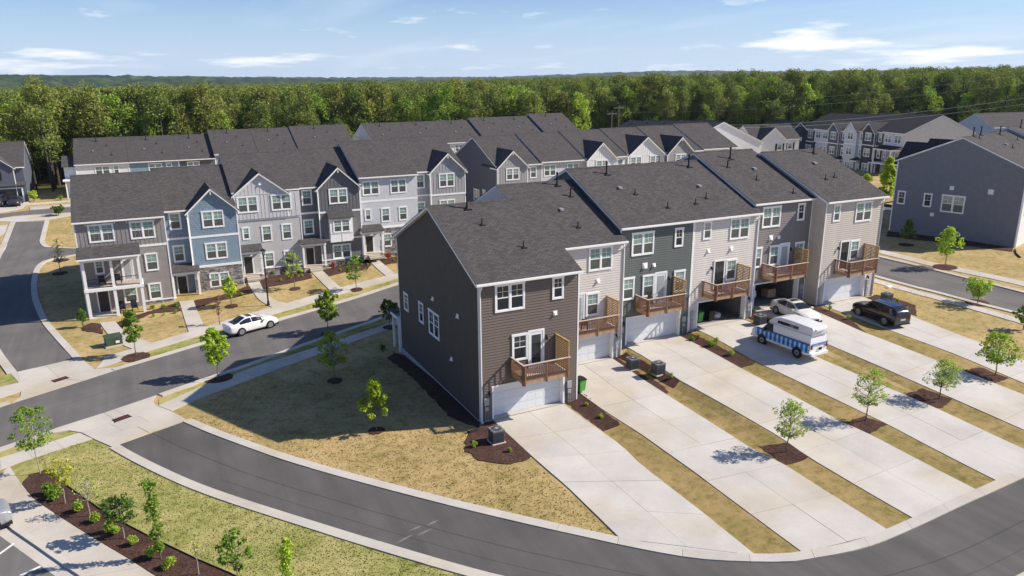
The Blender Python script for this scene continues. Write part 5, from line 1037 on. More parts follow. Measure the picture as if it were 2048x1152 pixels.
YT = [((437, 757), (427, 660), 46, 'young maple with a full green crown on the near verge, left of the white sedan', 'bright', 'oval', 1500, .11), ((657, 667), (657, 583), 46, 'young green maple on the near verge, right of the white sedan', 'bright', 'oval', 1500, .11),
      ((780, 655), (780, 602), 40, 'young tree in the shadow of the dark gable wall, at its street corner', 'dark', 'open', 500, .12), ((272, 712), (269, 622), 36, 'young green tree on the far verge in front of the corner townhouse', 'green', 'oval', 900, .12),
      ((121, 548), (122, 478), 24, 'sparse yellow sapling on the curved lawn by the left alley', 'yellow', 'open', 160, .1), ((440, 650), (437, 590), 16, 'nearly bare sapling with rusty leaves behind the white sedan', 'rust', 'open', 110, .09),
      ((463, 612), (456, 556), 28, 'yellow-green young tree on the lawn of the blue townhouse', 'lime', 'oval', 420, .13), ((590, 578), (590, 505), 38, 'thin pale green tree on the lawn of the light grey townhouse', 'pale', 'open', 420, .11), ((713, 580), (710, 512), 40, 'thin green tree on the lawn of the dark grey townhouse', 'green', 'open', 500, .11),
      ((753, 862), (750, 760), 62, 'bright lime-green young tree on the dry lawn beside the dark gable wall', 'lime', 'cone', 1700, .09), ((668, 760), (660, 668), 66, 'dim green young tree wholly in the shadow on the side lawn', 'bright', 'open', 700, .1),
      ((1573, 905), (1578, 803), 62, 'feathery young tree on the second driveway strip, the nearest of its line', 'pale', 'oval', 1150, .065), ((1731, 842), (1745, 742), 62, 'feathery young tree on the third driveway strip', 'pale', 'oval', 1100, .065), ((1878, 798), (1886, 722), 62, 'feathery young tree on the fourth driveway strip', 'pale', 'oval', 1000, .07), ((1990, 752), (2000, 668), 64, 'bright feathery young tree on the fifth driveway strip by the right edge', 'bright', 'oval', 1400, .085),
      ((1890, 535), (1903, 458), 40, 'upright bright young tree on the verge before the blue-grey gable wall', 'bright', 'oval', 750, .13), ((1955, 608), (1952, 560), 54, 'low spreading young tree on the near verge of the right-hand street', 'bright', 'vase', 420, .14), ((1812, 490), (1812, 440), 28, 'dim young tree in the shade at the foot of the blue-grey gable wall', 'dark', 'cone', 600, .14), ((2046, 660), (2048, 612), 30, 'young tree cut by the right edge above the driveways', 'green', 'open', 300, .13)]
for q in YT: young_tree(*q[:3], q[3], q[4], q[5], q[6], q[7], group=SG)
FG = 'saplings along the mulch bed'
FT = [((81, 948), (62, 812), 64, 'tallest sapling of the foreground mulch bed, at its far end', 'green', 'oval', 1100, .075, BARKL), ((131, 1008), (119, 925), 50, 'yellow-leaved sapling behind the first shrubs of the foreground mulch bed', 'yellow', 'vase', 480, .075, BARKL), ((181, 1033), (172, 952), 44, 'nearly bare sapling with a few yellow leaves in the foreground mulch bed', 'pale', 'open', 130, .06, BARKL),
      ((249, 1078), (238, 992), 60, 'round dark green sapling in the middle of the foreground mulch bed', 'dark', 'oval', 800, .08, BARKL), ((322, 1118), (298, 958), 28, 'tall columnar sapling in the foreground mulch bed', 'green', 'column', 900, .07, BARK), ((398, 1150), (393, 1075), 14, 'bare twig of a sapling near the bottom edge', 'yellow', 'open', 30, .06, BARKL),
      ((478, 1175), (492, 1066), 62, 'open green sapling cut by the bottom edge', 'green', 'open', 480, .08, BARK), ((578, 1185), (588, 1078), 30, 'columnar yellow-green sapling cut by the bottom edge', 'bright', 'column', 700, .07, BARK)]
for q in FT: young_tree(*q[:3], q[3], q[4], q[5], q[6], q[7], bark=q[8], group=FG, trunk_frac=.12 if q[5] == 'column' else .45, trunk_r=.03, clumps=44)
def shrub(px, py, wpx, hpx, label, leaf='bright', n=None, group=None, dense=1., ls=None):
    x, y = g(px, py); z = float(tz(x, y)); dist = math.sqrt((x - CAM[0]) ** 2 + (y - CAM[1]) ** 2 + CAM[2] ** 2); w = wpx / FPX * dist; h = hpx / FPX * dist; ls = ls or max(.035, w * .055)
    rr = np.random.default_rng(int(px * 13 + py)); t = thing('shrub', label, 'shrub', (x, y, z), 0, group); pts = []
    w *= .88; h *= .9
    for i in range(12):
        a = rr.uniform(0, 6.28); r = w * .3 * rr.uniform(0, 1); pts.append((r * math.cos(a), r * math.sin(a), h * (.3 + .42 * rr.uniform(0, 1) * (1 - r / w)), w * .22))
    m = MB()
    for p in pts[:8]: m.tube([(0, 0, -.05), (p[0] * .5, p[1] * .5, p[2] * .4), p[:3]], [.02, .014, .006], 4)
    m.build('stem', BARK, t); v, f = leaves(int((n or 420) * dense), pts, ls, rr, .4); put('foliage', npmesh('foliage', v, f, LF[leaf]), t)
MG = 'shrubs in the foreground mulch bed'
for q in ((97, 990, 34, 28, 'first and roundest green shrub of the foreground mulch bed', 'green'), (109, 1000, 34, 24, 'shrub touching the first one in the foreground mulch bed', 'green'), (158, 1025, 30, 26, 'small bright shrub under the yellow sapling', 'bright'), (193, 1044, 28, 24, 'yellow-green shrub left of the round dark sapling', 'bright'), (222, 1066, 26, 30, 'larger shrub left of the round dark sapling', 'bright'), (230, 1071, 24, 24, 'shrub at the foot of the round dark sapling', 'bright'), (267, 1092, 24, 28, 'small shrub right of the round dark sapling', 'bright'), (301, 1115, 30, 27, 'shrub left of the columnar sapling', 'bright'), (338, 1136, 32, 28, 'shrub right of the columnar sapling', 'bright')): shrub(*q[:5], q[5], 520, MG)
BG_ = 'shrubs in the house beds'
for q in ((167, 655, 26, 48, 'upright evergreen shrub at the left porch corner of the corner townhouse', 'dark', 900), (305, 618, 15, 10, 'green mound left in the corner townhouse bed', 'green'), (328, 617, 15, 10, 'green mound in the middle of the corner townhouse bed', 'green'), (351, 613, 15, 10, 'green mound at the right end of the corner townhouse bed', 'green'), (307, 634, 10, 7, 'yellow mound before the green ones of the corner townhouse', 'lime'), (329, 630, 9, 6, 'small yellow mound in the corner townhouse bed', 'lime'), (352, 626, 12, 9, 'low green mound in the corner townhouse bed', 'green'), (254, 643, 16, 10, 'rust-red low shrub by the corner townhouse walk', 'red'),
          (484, 592, 11, 9, 'yellow-green mound before the stone base of the blue townhouse', 'lime'), (545, 552, 14, 15, 'left dark shrub at the light grey townhouse', 'dark'), (566, 548, 14, 14, 'middle dark shrub at the light grey townhouse', 'dark'), (607, 545, 16, 16, 'right dark shrub at the light grey townhouse', 'dark'), (561, 563, 10, 8, 'left yellow mound at the light grey townhouse', 'lime'), (580, 557, 10, 8, 'middle yellow mound at the light grey townhouse', 'lime'), (604, 553, 8, 7, 'right yellow mound at the light grey townhouse', 'lime'),
          (666, 537, 20, 16, 'red maple shrub left of the dark grey townhouse window', 'red'), (683, 532, 10, 12, 'dark cone shrub at the dark grey townhouse', 'dark'), (681, 542, 8, 7, 'left yellow mound at the dark grey townhouse', 'lime'), (698, 540, 8, 7, 'right yellow mound at the dark grey townhouse', 'lime'), (707, 530, 20, 22, 'tall loose shrub at the dark grey townhouse', 'green'), (724, 527, 12, 14, 'dark shrub at the right corner of the dark grey townhouse', 'dark'), (735, 531, 8, 6, 'tiny yellow mound by the dark grey townhouse walk', 'lime'), (775, 518, 22, 16, 'red shrub at the pale townhouse', 'red'), (792, 514, 10, 14, 'dark shrub at the pale townhouse', 'dark'), (788, 522, 8, 6, 'tiny yellow mound at the pale townhouse', 'lime'),
          (949, 895, 17, 20, 'small green shrub left of the nearest air conditioner', 'bright'), (1020, 905, 15, 18, 'small green shrub right of the nearest air conditioner', 'bright'), (1172, 811, 12, 10, 'tiny yellow shrub in the first strip bed, near the green bin', 'lime'), (1201, 836, 15, 12, 'yellow-green shrub in the first strip bed', 'lime'), (1301, 752, 16, 20, 'leafy shrub between the pair of air conditioners', 'bright'), (1342, 757, 14, 16, 'loose pale shrub right of the pair of air conditioners', 'pale'), (1384, 682, 18, 12, 'low ground-hugging shrub in the second strip bed', 'green'), (1397, 678, 12, 12, 'orange-green shrub in the second strip bed', 'rust'), (1424, 692, 24, 18, 'round yellow-green shrub in the second strip bed', 'bright'), (1432, 690, 14, 22, 'wispy shrub behind the round one in the second strip bed', 'pale'), (1461, 711, 20, 14, 'mounded shrub at the end of the second strip bed', 'bright'),
          (1658, 622, 12, 20, 'pale twiggy shrub in front of the sand coloured townhouse', 'pale'), (1697, 640, 12, 14, 'yellow-green shrub in the shadow of the black car', 'bright'), (1794, 607, 10, 15, 'upright green shrub right of the far air conditioner', 'bright'), (1812, 622, 13, 12, 'small yellow shrub behind the black car', 'lime'), (765, 705, 20, 26, 'dim shrub at the shaded corner of the dark brown townhouse', 'dark'), (68, 403, 22, 26, 'bright yellow-green bush beside the slate blue house', 'lime', 900), (122, 400, 12, 12, 'small bush by the white end townhouse of the far left row', 'green'), (1733, 372, 24, 32, 'bushy tree at the foot of the black-walled townhouse', 'bright', 900)): shrub(*q[:5], q[5], q[6] if len(q) > 6 else 330, BG_)
young_tree((1772, 392), (1776, 318), 42, 'bright green leafy tree before the grey end townhouse of the angled row', 'lime', 'cone', 1500, .3, seed=5, trunk_frac=.05)
young_tree((118, 432), (120, 412), 22, 'small dark-crowned street tree on the far cross street', 'dark', 'vase', 260, .18, seed=6)
# ---- the wood -------------------------------------------------------------------
def forest_tree(seed, kind):
    rr = np.random.default_rng(seed); h = 1.0; pts = []
    if kind == 'pine':
        c0 = rr.uniform(.34, .52)
        for i in range(34):
            u = rr.uniform(0, 1) ** .8; z = c0 + (.97 - c0) * u; r = .155 * math.sin(math.pi * (u * .78 + .18)) ** .6 * rr.uniform(.3, 1.05); a = rr.uniform(0, 6.28); pts.append((r * math.cos(a), r * math.sin(a), z, rr.uniform(.05, .085)))
        n, s = 2600, .0115
    else:
        for i in range(40):
            u = rr.uniform(0, 1); z = .25 + .72 * u; r = .21 * math.sin(math.pi * (u * .86 + .1)) ** .7 * rr.uniform(.3, 1); a = rr.uniform(0, 6.28); pts.append((r * math.cos(a), r * math.sin(a), z, rr.uniform(.045, .075)))
        n, s = 2600, .0125
    v, f = leaves(n, pts, s, rr, .6); m = MB(); m.tube([(0, 0, -.05), (rr.normal() * .01, rr.normal() * .01, .5), (rr.normal() * .015, rr.normal() * .015, .93)], [.014, .009, .003], 5)
    for p in pts[:14]: m.tube([(0, 0, max(.2, p[2] - .08)), p[:3]], [.005, .0015], 3)
    return v, f, m
KINDS = []
for sd, kd, lf in ((1, 'pine', 'pine'), (2, 'pine', 'pine2'), (3, 'pine', 'pine'), (4, 'pine', 'olive'), (5, 'dec', 'decid'), (6, 'dec', 'decid2'), (7, 'dec', 'decid')):
    v, f, m = forest_tree(sd, kd); crown = npmesh('crown', v, f, LF[lf]); tm = m.mesh('trunk', WBARK)
    bm = m; o = len(v); V2 = np.vstack([v, np.array(m.v)]); 
    quads = [q for q in m.f if len(q) == 4]; F2 = np.vstack([f, np.array(quads) + o]); mi = [0] * len(f) + [1] * len(quads); KINDS.append((kd, crown, tm, npmesh('wood_tree', V2, F2, [LF[lf], WBARK], mi)))
def yb(x):
    return float(np.interp(x, [-400, -80, -42, -31, -28, 30, 82, 110, 150, 190, 260, 400], [100, 112, 124, 124, 138, 136, 138, 150, 128, 108, 60, -20]))
cand = []; f2 = CF[:2] / np.linalg.norm(CF[:2]); r2 = np.array([f2[1], -f2[0]])
for x in np.arange(-420, 760, 4.4):
    for y in np.arange(-60, 820, 4.4):
        X = x + rng.uniform(-2.1, 2.1); Y = y + rng.uniform(-2.1, 2.1)
        if Y < yb(X): continue
        q = np.array([X, Y]) - CAM[:2]; d = q @ f2; s = q @ r2
        if d < 60 or abs(s) > d * .75 + 12: continue
        if d > 330 and rng.uniform() < min(.45, (d - 330) / 600): continue
        cand.append((math.hypot(*q), X, Y))
cand.sort(); edge_ = [c for c in cand if c[2] < yb(c[1]) + 9]; rest = [c for c in cand if c[2] >= yb(c[1]) + 9]; cand = edge_ + rest
def pick(X, Y):
    a = math.atan2((np.array([X, Y]) - CAM[:2]) @ r2, (np.array([X, Y]) - CAM[:2]) @ f2); pd = .10
    if -.13 < a < .16: pd = .42
    if a > .2: pd = .26
    if a < -.5: pd = .2
    k = int(rng.integers(4, 7)) if rng.uniform() < pd else int(rng.integers(0, 4)); return k
WG = 'trees along the edge of the wood'
far_pts = []
for i, (d, X, Y) in enumerate(cand):
    k = pick(X, Y); z = float(tz(X, Y)); h = rng.uniform(13.8, 21.5) if k < 4 else rng.uniform(12, 19.5); s = h; wd = rng.uniform(.8, 1.25) * (1 if k < 4 else 1.15)
    if i < len(edge_) and rng.uniform() < .35: h *= rng.uniform(.4, .85); k = int(rng.integers(4, 7)) if rng.uniform() < .5 else k
    if i < 300:
        kd, cr, tr_, _ = KINDS[k]; t = thing('pine_tree' if kd == 'pine' else 'broadleaf_tree', 'tall dark green pine at the edge of the wood behind the houses' if kd == 'pine' else 'fresh green broadleaf tree at the edge of the wood behind the houses', 'tree', (X, Y, z), rng.uniform(0, 6.28), WG + (' (pines)' if kd == 'pine' else ' (broadleaf)'))
        for nm, me in (('crown', cr), ('trunk', tr_)): o = put(nm, me, t); o.scale = (h * wd, h * wd, h)
    else: far_pts.append((X, Y, z, h, k, rng.uniform(0, 6.28), wd))
def scatter(name, pts, metas):
    pts = np.array(pts); me = bpy.data.meshes.new(name); me.vertices.add(len(pts)); me.vertices.foreach_set('co', pts[:, :3].astype(np.float32).ravel())
    sc = np.stack([pts[:, 3] * pts[:, 6], pts[:, 3] * pts[:, 6], pts[:, 3]], 1)
    a = me.attributes.new('siz', 'FLOAT_VECTOR', 'POINT'); a.data.foreach_set('vector', sc.astype(np.float32).ravel())
    a = me.attributes.new('rotz', 'FLOAT_VECTOR', 'POINT'); r_ = np.zeros((len(pts), 3), np.float32); r_[:, 2] = pts[:, 5]; a.data.foreach_set('vector', r_.ravel())
    a = me.attributes.new('kind_ix', 'INT', 'POINT'); a.data.foreach_set('value', pts[:, 4].astype(np.int32))
    o = put(name, me); col = bpy.data.collections.new(name + '_kinds')
    for j, m_ in enumerate(metas): col.objects.link(bpy.data.objects.new('kind_%02d' % j, m_))
    ng = bpy.data.node_groups.new(name, 'GeometryNodeTree'); ng.interface.new_socket('Geometry', in_out='INPUT', socket_type='NodeSocketGeometry'); ng.interface.new_socket('Geometry', in_out='OUTPUT', socket_type='NodeSocketGeometry')
    gi, go = ng.nodes.new('NodeGroupInput'), ng.nodes.new('NodeGroupOutput'); ci = ng.nodes.new('GeometryNodeCollectionInfo'); ci.inputs[0].default_value = col; ci.inputs['Separate Children'].default_value = True; ci.inputs['Reset Children'].default_value = True
    ip = ng.nodes.new('GeometryNodeInstanceOnPoints'); ip.inputs['Pick Instance'].default_value = True
    def at(n, ty):
        q = ng.nodes.new('GeometryNodeInputNamedAttribute'); q.data_type = ty; q.inputs['Name'].default_value = n; return q.outputs[0]
    ng.links.new(gi.outputs[0], ip.inputs['Points']); ng.links.new(ci.outputs[0], ip.inputs['Instance']); ng.links.new(at('siz', 'FLOAT_VECTOR'), ip.inputs['Scale']); ng.links.new(at('rotz', 'FLOAT_VECTOR'), ip.inputs['Rotation']); ng.links.new(at('kind_ix', 'INT'), ip.inputs['Instance Index'])
    ng.links.new(ip.outputs[0], go.inputs[0]); md = o.modifiers.new('scatter', 'NODES'); md.node_group = ng; return o
o = scatter('wood', far_pts, [k[3] for k in KINDS]); o['kind'] = 'stuff'; o['label'] = 'deep wood of pines and broadleaf trees stretching to the horizon'
# ---- far wooded hills ----------------------------------------------------------
HILLM, hn, hb = base_mat('far_canopy', .95, .05)
hn.links.new(mix(hn, 1., ramp(hn, noise(hn, .035, 4, rough=.7), [(.38, (.018, .034, .022)), (.5, (.04, .066, .034)), (.64, (.075, .105, .045))]), ramp(hn, noise(hn, .004, 3), [(.35, (.7, .75, .8)), (.65, (1.1, 1.1, 1.0))]), 'MULTIPLY'), hb.inputs['Base Color'])
def hills(name, dist, a0, a1, prof, depth, seed, step=16):
    rr = np.random.default_rng(seed); nA = int((a1 - a0) * dist / step); nD = 26; V = []; ang = np.linspace(a0, a1, nA)
    for j in range(nD):
        u = j / (nD - 1); dd = dist + depth * u
        for i, a in enumerate(ang):
            top = np.interp(a, prof[0], prof[1]); z = -10 + (top + 10) * math.sin(math.pi * min(1, .04 + u * 1.1) * .5) ** 1.2
            p = CAM[:2] + (f2 * math.cos(a) + r2 * math.sin(a)) * dd; V.append((p[0], p[1], z + rr.uniform(-5, 9)))
    i = np.arange(nA * (nD - 1)).reshape(nD - 1, nA)[:, :-1].ravel(); f = np.stack([i, i + 1, i + nA + 1, i + nA], 1)
    struct(put(name, npmesh(name, V, f, HILLM)))
hills('hills', 1500, -.75, .75, ([-.75, -.6, -.45, -.3, -.2, 0, .1, .2, .3, .75], [30, 31, 28, 20, 14, 14, 20, 20, 18, 22]), 700, 3)
hills('hills', 3300, -.75, .75, ([-.75, -.6, -.45, -.2, 0, .1, .2, .3, .75], [52, 46, 36, 26, 26, 40, 52, 46, 40]), 900, 4, 22)
# ================================================================== VEHICLES
def crs(P_, t):
    """Catmull-Rom value of the list of vectors P_ at parameter t"""
    n = len(P_) - 1; i = min(int(t), n - 1); u = t - i; a, b, c, d = P_[max(i - 1, 0)], P_[i], P_[i + 1], P_[min(i + 2, n)]
    return .5 * (2 * b + (c - a) * u + (2 * a - 5 * b + 4 * c - d) * u * u + (3 * b - a - 3 * c + d) * u ** 3)
TYRE = plain('tyre', (.018, .018, .018), .8, .2); RIM = plain('alloy', (.35, .35, .36), .3, .1, metal=.6); CARG = glass('car_glass', (.012, .014, .018), .04); REDL = plain('tail_lamp', (.25, .01, .01), .2, .1); CLEAR = plain('head_lamp', (.55, .57, .6), .15, .1); PLATE = plain('number_plate', (.55, .55, .52), .5, .1)
def paint(name, col, rough=.25, metal=.0):
    m, nt, b = base_mat(name, rough, .5, metal); b.inputs['Coat Weight'].default_value = .6; b.inputs['Coat Roughness'].default_value = .08; b.inputs['Base Color'].default_value = tuple(col) + (1,); return m
def car(label, loc, rz, col, st, W_=.92, wr=.335, wx=(1.4, -1.4), glass_u=None, side_u=None, trim=BLACK, sunroof=False, name='parked_car', cat='car', rails=False):
    """st: stations (x, zbottom, zbelt, ztop, halfwidth, roof halfwidth), rear to front. glass_u: ranges of station index for rear and front screens, side_u for side glass"""
    t = thing(name, label, cat, loc, rz, None)
    def sec(s):
        x, zb, zl, zt, w, rw = s; cab = zt - zl > .12
        return [np.array(p) for p in ((x, 0, zb), (x, w * .8, zb), (x, w * .97, zb + .1), (x, w, zb + (zl - zb) * .5), (x, w * .97, zl - .04), (x, w * (.93 if cab else .9), zl + (.02 if cab else .0)), (x, rw + (.02 if cab else 0), zt - (.05 if cab else .015)), (x, rw * .75, zt + (.0 if cab else 0)), (x, 0, zt + .02))]
    SS = [sec(s) for s in st]; nu = 5; nv = 3; U = [i / nu for i in range((len(st) - 1) * nu + 1)]; Vv = [i / nv for i in range(8 * nv + 1)]
    def grid(U, Vv, off=0, sg=1):
        vs = []
        for u in U:
            row = [crs([S_[k] for S_ in SS], u) for k in range(9)]
            for v in Vv: p = crs(row, v); vs.append((p[0], p[1] * sg, p[2]))
        n = len(Vv); fs = [(i * n + j, i * n + j + 1, (i + 1) * n + j + 1, (i + 1) * n + j) for i in range(len(U) - 1) for j in range(n - 1)]
        if off:
            nn = [Vector((0, 0, 0)) for _ in vs]
            for f in fs:
                a, b, c_, d = [Vector(vs[q]) for q in f]; q_ = (c_ - a).cross(d - b)
                ce = (a + b + c_ + d) / 4
                if q_.dot(ce - Vector((0, 0, .7))) < 0: q_ = -q_
                for k in f: nn[k] += q_
            vs = [tuple(Vector(v) + q.normalized() * off) for v, q in zip(vs, nn)]
        return vs, fs
    m = MB(); n = len(Vv)
    for sg in (1, -1):
        vs, fs = grid(U, Vv, 0, sg); m.add(vs, fs)
        m.add([vs[j] for j in range(n)], [tuple(range(n))]); m.add([vs[(len(U) - 1) * n + j] for j in range(n)], [tuple(range(n))])
    me = m.mesh('body', col, True); bm = bmesh.new(); bm.from_mesh(me); bmesh.ops.remove_doubles(bm, verts=bm.verts, dist=.002); bmesh.ops.recalc_face_normals(bm, faces=bm.faces); bm.to_mesh(me); bm.free(); me.polygons.foreach_set('use_smooth', [True] * len(me.polygons)); put('body', me, t)
    def patch(nm, u0, u1, v0, v1, mat, off=.006, sgs=(1, -1), k=8):
        m = MB()
        for sg in sgs:
            vs, fs = grid([u0 + (u1 - u0) * i / k for i in range(k + 1)], [v0 + (v1 - v0) * i / 5 for i in range(6)], off, sg); m.add(vs, fs)
        return m.build(nm, mat, t, smooth=True)
    for (a, b, nm) in glass_u: patch(nm, a, b, 6.25, 8, CARG)
    for (a, b) in side_u:
        for sg in (1, -1): patch('side_window', a, b, 5.12, 5.9, CARG, .008, (sg,))
    if sunroof: patch('sunroof', sunroof[0], sunroof[1], 7.0, 8, CARG, .008)
    for x in wx:
        for sg in (1, -1):
            MB().cyl((x, sg * (W_ - .14) - (.17 if sg < 0 else 0) + (.0), wr), wr + .055, .17, 22, axis=1).build('wheel_arch', BLACK, t)
            w_ = MB().cyl((0, -.11, 0), wr, .22, 22, axis=1).build('tyre', TYRE, t, (x, sg * (W_ - .085), wr + .005)); r_ = MB()
            r_.cyl((0, sg * .115 - .01, 0), wr * .7, .02, 20, axis=1).build('rim', METAL, w_); sp = MB()
            for k in range(9):
                a = k * 2 * math.pi / 9; c_, s_ = math.cos(a), math.sin(a); q = []
                for rr_, hw in ((.02, .035), (wr * .68, .025)): q += [(rr_ * c_ - hw * s_, sg * .135, rr_ * s_ + hw * c_), (rr_ * c_ + hw * s_, sg * .135, rr_ * s_ - hw * c_)]
                sp.add(q, [(0, 1, 3, 2)])
            sp.build('rim', RIM, w_)
    xm = st[0][0]; xf = st[-1][0]
    for sg in (1, -1):
        patch('headlight', len(st) - 1 - .9, len(st) - 1 - .25, 3.9, 4.75, CLEAR, .012, (sg,), 4); patch('tail_light', .2, .75, 3.7, 4.6, REDL, .012, (sg,), 4)
        MB().box(-.1, .08, 0, .18, 0, .13).build('wing_mirror', col, t, (wx[0] - .62, sg * (W_ + .0) - (.18 if sg < 0 else 0), st[len(st) // 2][2] + .02))
        if rails: MB().tube([(-1.6, sg * .62, st[3][3] + .02), (-1.2, sg * .62, st[3][3] + .07), (.3, sg * .62, st[3][3] + .07), (.6, sg * .62, st[3][3] + .02)], .018, 5).build('roof_rail', METAL, t)
    MB().box(xm - .02, xm + .02, -.26, .26, .62, .76).build('number_plate', PLATE, t); MB().box(xf - .06, xf + .015, -.45, .45, .3, .52).build('grille', BLACK, t)
    MB().box(xm + .05, xf - .05, -W_ + .06, W_ - .06, .2, .32).build('underside', BLACK, t)
    return t
SEDAN = [(-2.42, .42, .80, .86, .62, .55), (-2.36, .28, .92, 1.0, .80, .68), (-2.0, .24, .95, 1.06, .89, .68), (-1.55, .22, .95, 1.16, .92, .62), (-.85, .2, .94, 1.43, .93, .56), (-.2, .2, .93, 1.46, .93, .57), (.35, .2, .93, 1.40, .93, .57), (1.05, .2, .93, 1.04, .92, .66), (1.6, .22, .88, .95, .92, .66), (2.1, .25, .76, .84, .85, .6), (2.38, .3, .6, .68, .68, .5)]
SUV = [(-2.45, .5, .95, 1.1, .7, .6), (-2.4, .34, 1.08, 1.25, .88, .72), (-2.2, .3, 1.1, 1.45, .94, .68), (-1.8, .28, 1.1, 1.66, .97, .66), (-.9, .27, 1.08, 1.72, .98, .66), (0, .27, 1.07, 1.73, .98, .66), (.45, .27, 1.07, 1.64, .98, .65), (1.05, .27, 1.06, 1.17, .97, .74), (1.7, .28, 1.04, 1.10, .96, .72), (2.2, .3, .95, 1.02, .9, .66), (2.42, .36, .75, .82, .75, .55)]
PWHITE = paint('white_paint_car', (.74, .74, .74)); PPEARL = paint('pearl_white_paint', (.66, .65, .60)); PBLK = paint('black_paint', (.006, .006, .012), .12); PSILV = paint('silver_paint', (.36, .37, .39), .3, .4); PNAVY = paint('dark_grey_paint', (.03, .033, .04), .25)
def heading(a, b): p, q = np.array(g(*a)), np.array(g(*b)); return math.atan2(q[1] - p[1], q[0] - p[0])
def at2(a, b): p, q = np.array(g(*a)), np.array(g(*b)); c = (p + q) / 2; return (c[0], c[1], float(tz(c[0], c[1])) + .045)
rz1 = heading((465, 680), (553, 655)); p1_ = at2((455, 672), (550, 648)); 
car('white four-door sedan parked on the street with its nose to the right', p1_, rz1, PWHITE, SEDAN, .93, .34, (1.42, -1.42), [(2.15, 4.05, 'rear_window'), (5.95, 6.95, 'windscreen')], [(3.15, 4.75), (4.85, 6.5)], sunroof=(4.5, 5.3))
def dwy(px, py, i, t, side=.5, dz=.065):
    L_, R_ = DW[i]; a, b = lerp2(L_, t), lerp2(R_, t); c = a + (b - a) * side; d = lerp2(L_, t + .05) - lerp2(L_, max(0, t - .05)); return (c[0], c[1], float(tz(c[0], c[1])) + dz), math.atan2(d[1], d[0])
q = g(1580, 632); rzd = heading((1506, 615), (1651, 688))
car('pearl white sedan with a spoiler, parked behind the van on the driveway', (*g(1590, 636), float(tz(*g(1590, 636))) + .07), rzd, PPEARL, SEDAN, .93, .34, (1.42, -1.42), [(2.15, 4.05, 'rear_window'), (5.95, 6.95, 'windscreen')], [(3.15, 4.75), (4.85, 6.5)], sunroof=(4.4, 5.2))
g2_ = g(1757, 648); rz6 = heading((1724, 596), (1816, 630))
car('glossy black sport utility vehicle on the far driveway, facing the garage', (*g(1758, 640), float(tz(*g(1758, 640))) + .07), rz6 + math.pi, PBLK, SUV, .98, .39, (1.45, -1.45), [(1.9, 3.1, 'rear_window'), (6.0, 6.95, 'windscreen')], [(2.7, 4.5), (4.6, 6.5)], rails=True)
car('silver car cut by the left edge in the foreground car park', (*g(-88, 1076), float(tz(*g(-88, 1076))) + .04), heading((-34, 1080), (20, 1062)), PSILV, SUV, .96, .37, (1.45, -1.45), [(1.9, 3.1, 'rear_window'), (6.0, 6.95, 'windscreen')], [(2.7, 4.5), (4.6, 6.5)])
car('white car whose tail shows inside the open garage of the grey-brown townhouse', (30.8, 10.2, 2.02), R(90), PWHITE, SEDAN, .93, .34, (1.42, -1.42), [(2.15, 4.05, 'rear_window'), (5.95, 6.95, 'windscreen')], [(3.15, 4.75), (4.85, 6.5)])
car('black car at the mouth of the garage of the slate blue house', (*g(31, 410), float(tz(*g(31, 410))) + .08), R(-92), PNAVY, SEDAN, .93, .34, (1.42, -1.42), [(2.15, 4.05, 'rear_window'), (5.95, 6.95, 'windscreen')], [(3.15, 4.75), (4.85, 6.5)])
car('dark car with a red badge, cut by the left edge before the slate blue house', (*g(-3, 412), float(tz(*g(-3, 412))) + .08), R(-95), PNAVY, SUV, .97, .38, (1.45, -1.45), [(1.9, 3.1, 'rear_window'), (6.0, 6.95, 'windscreen')], [(2.7, 4.5), (4.6, 6.5)])
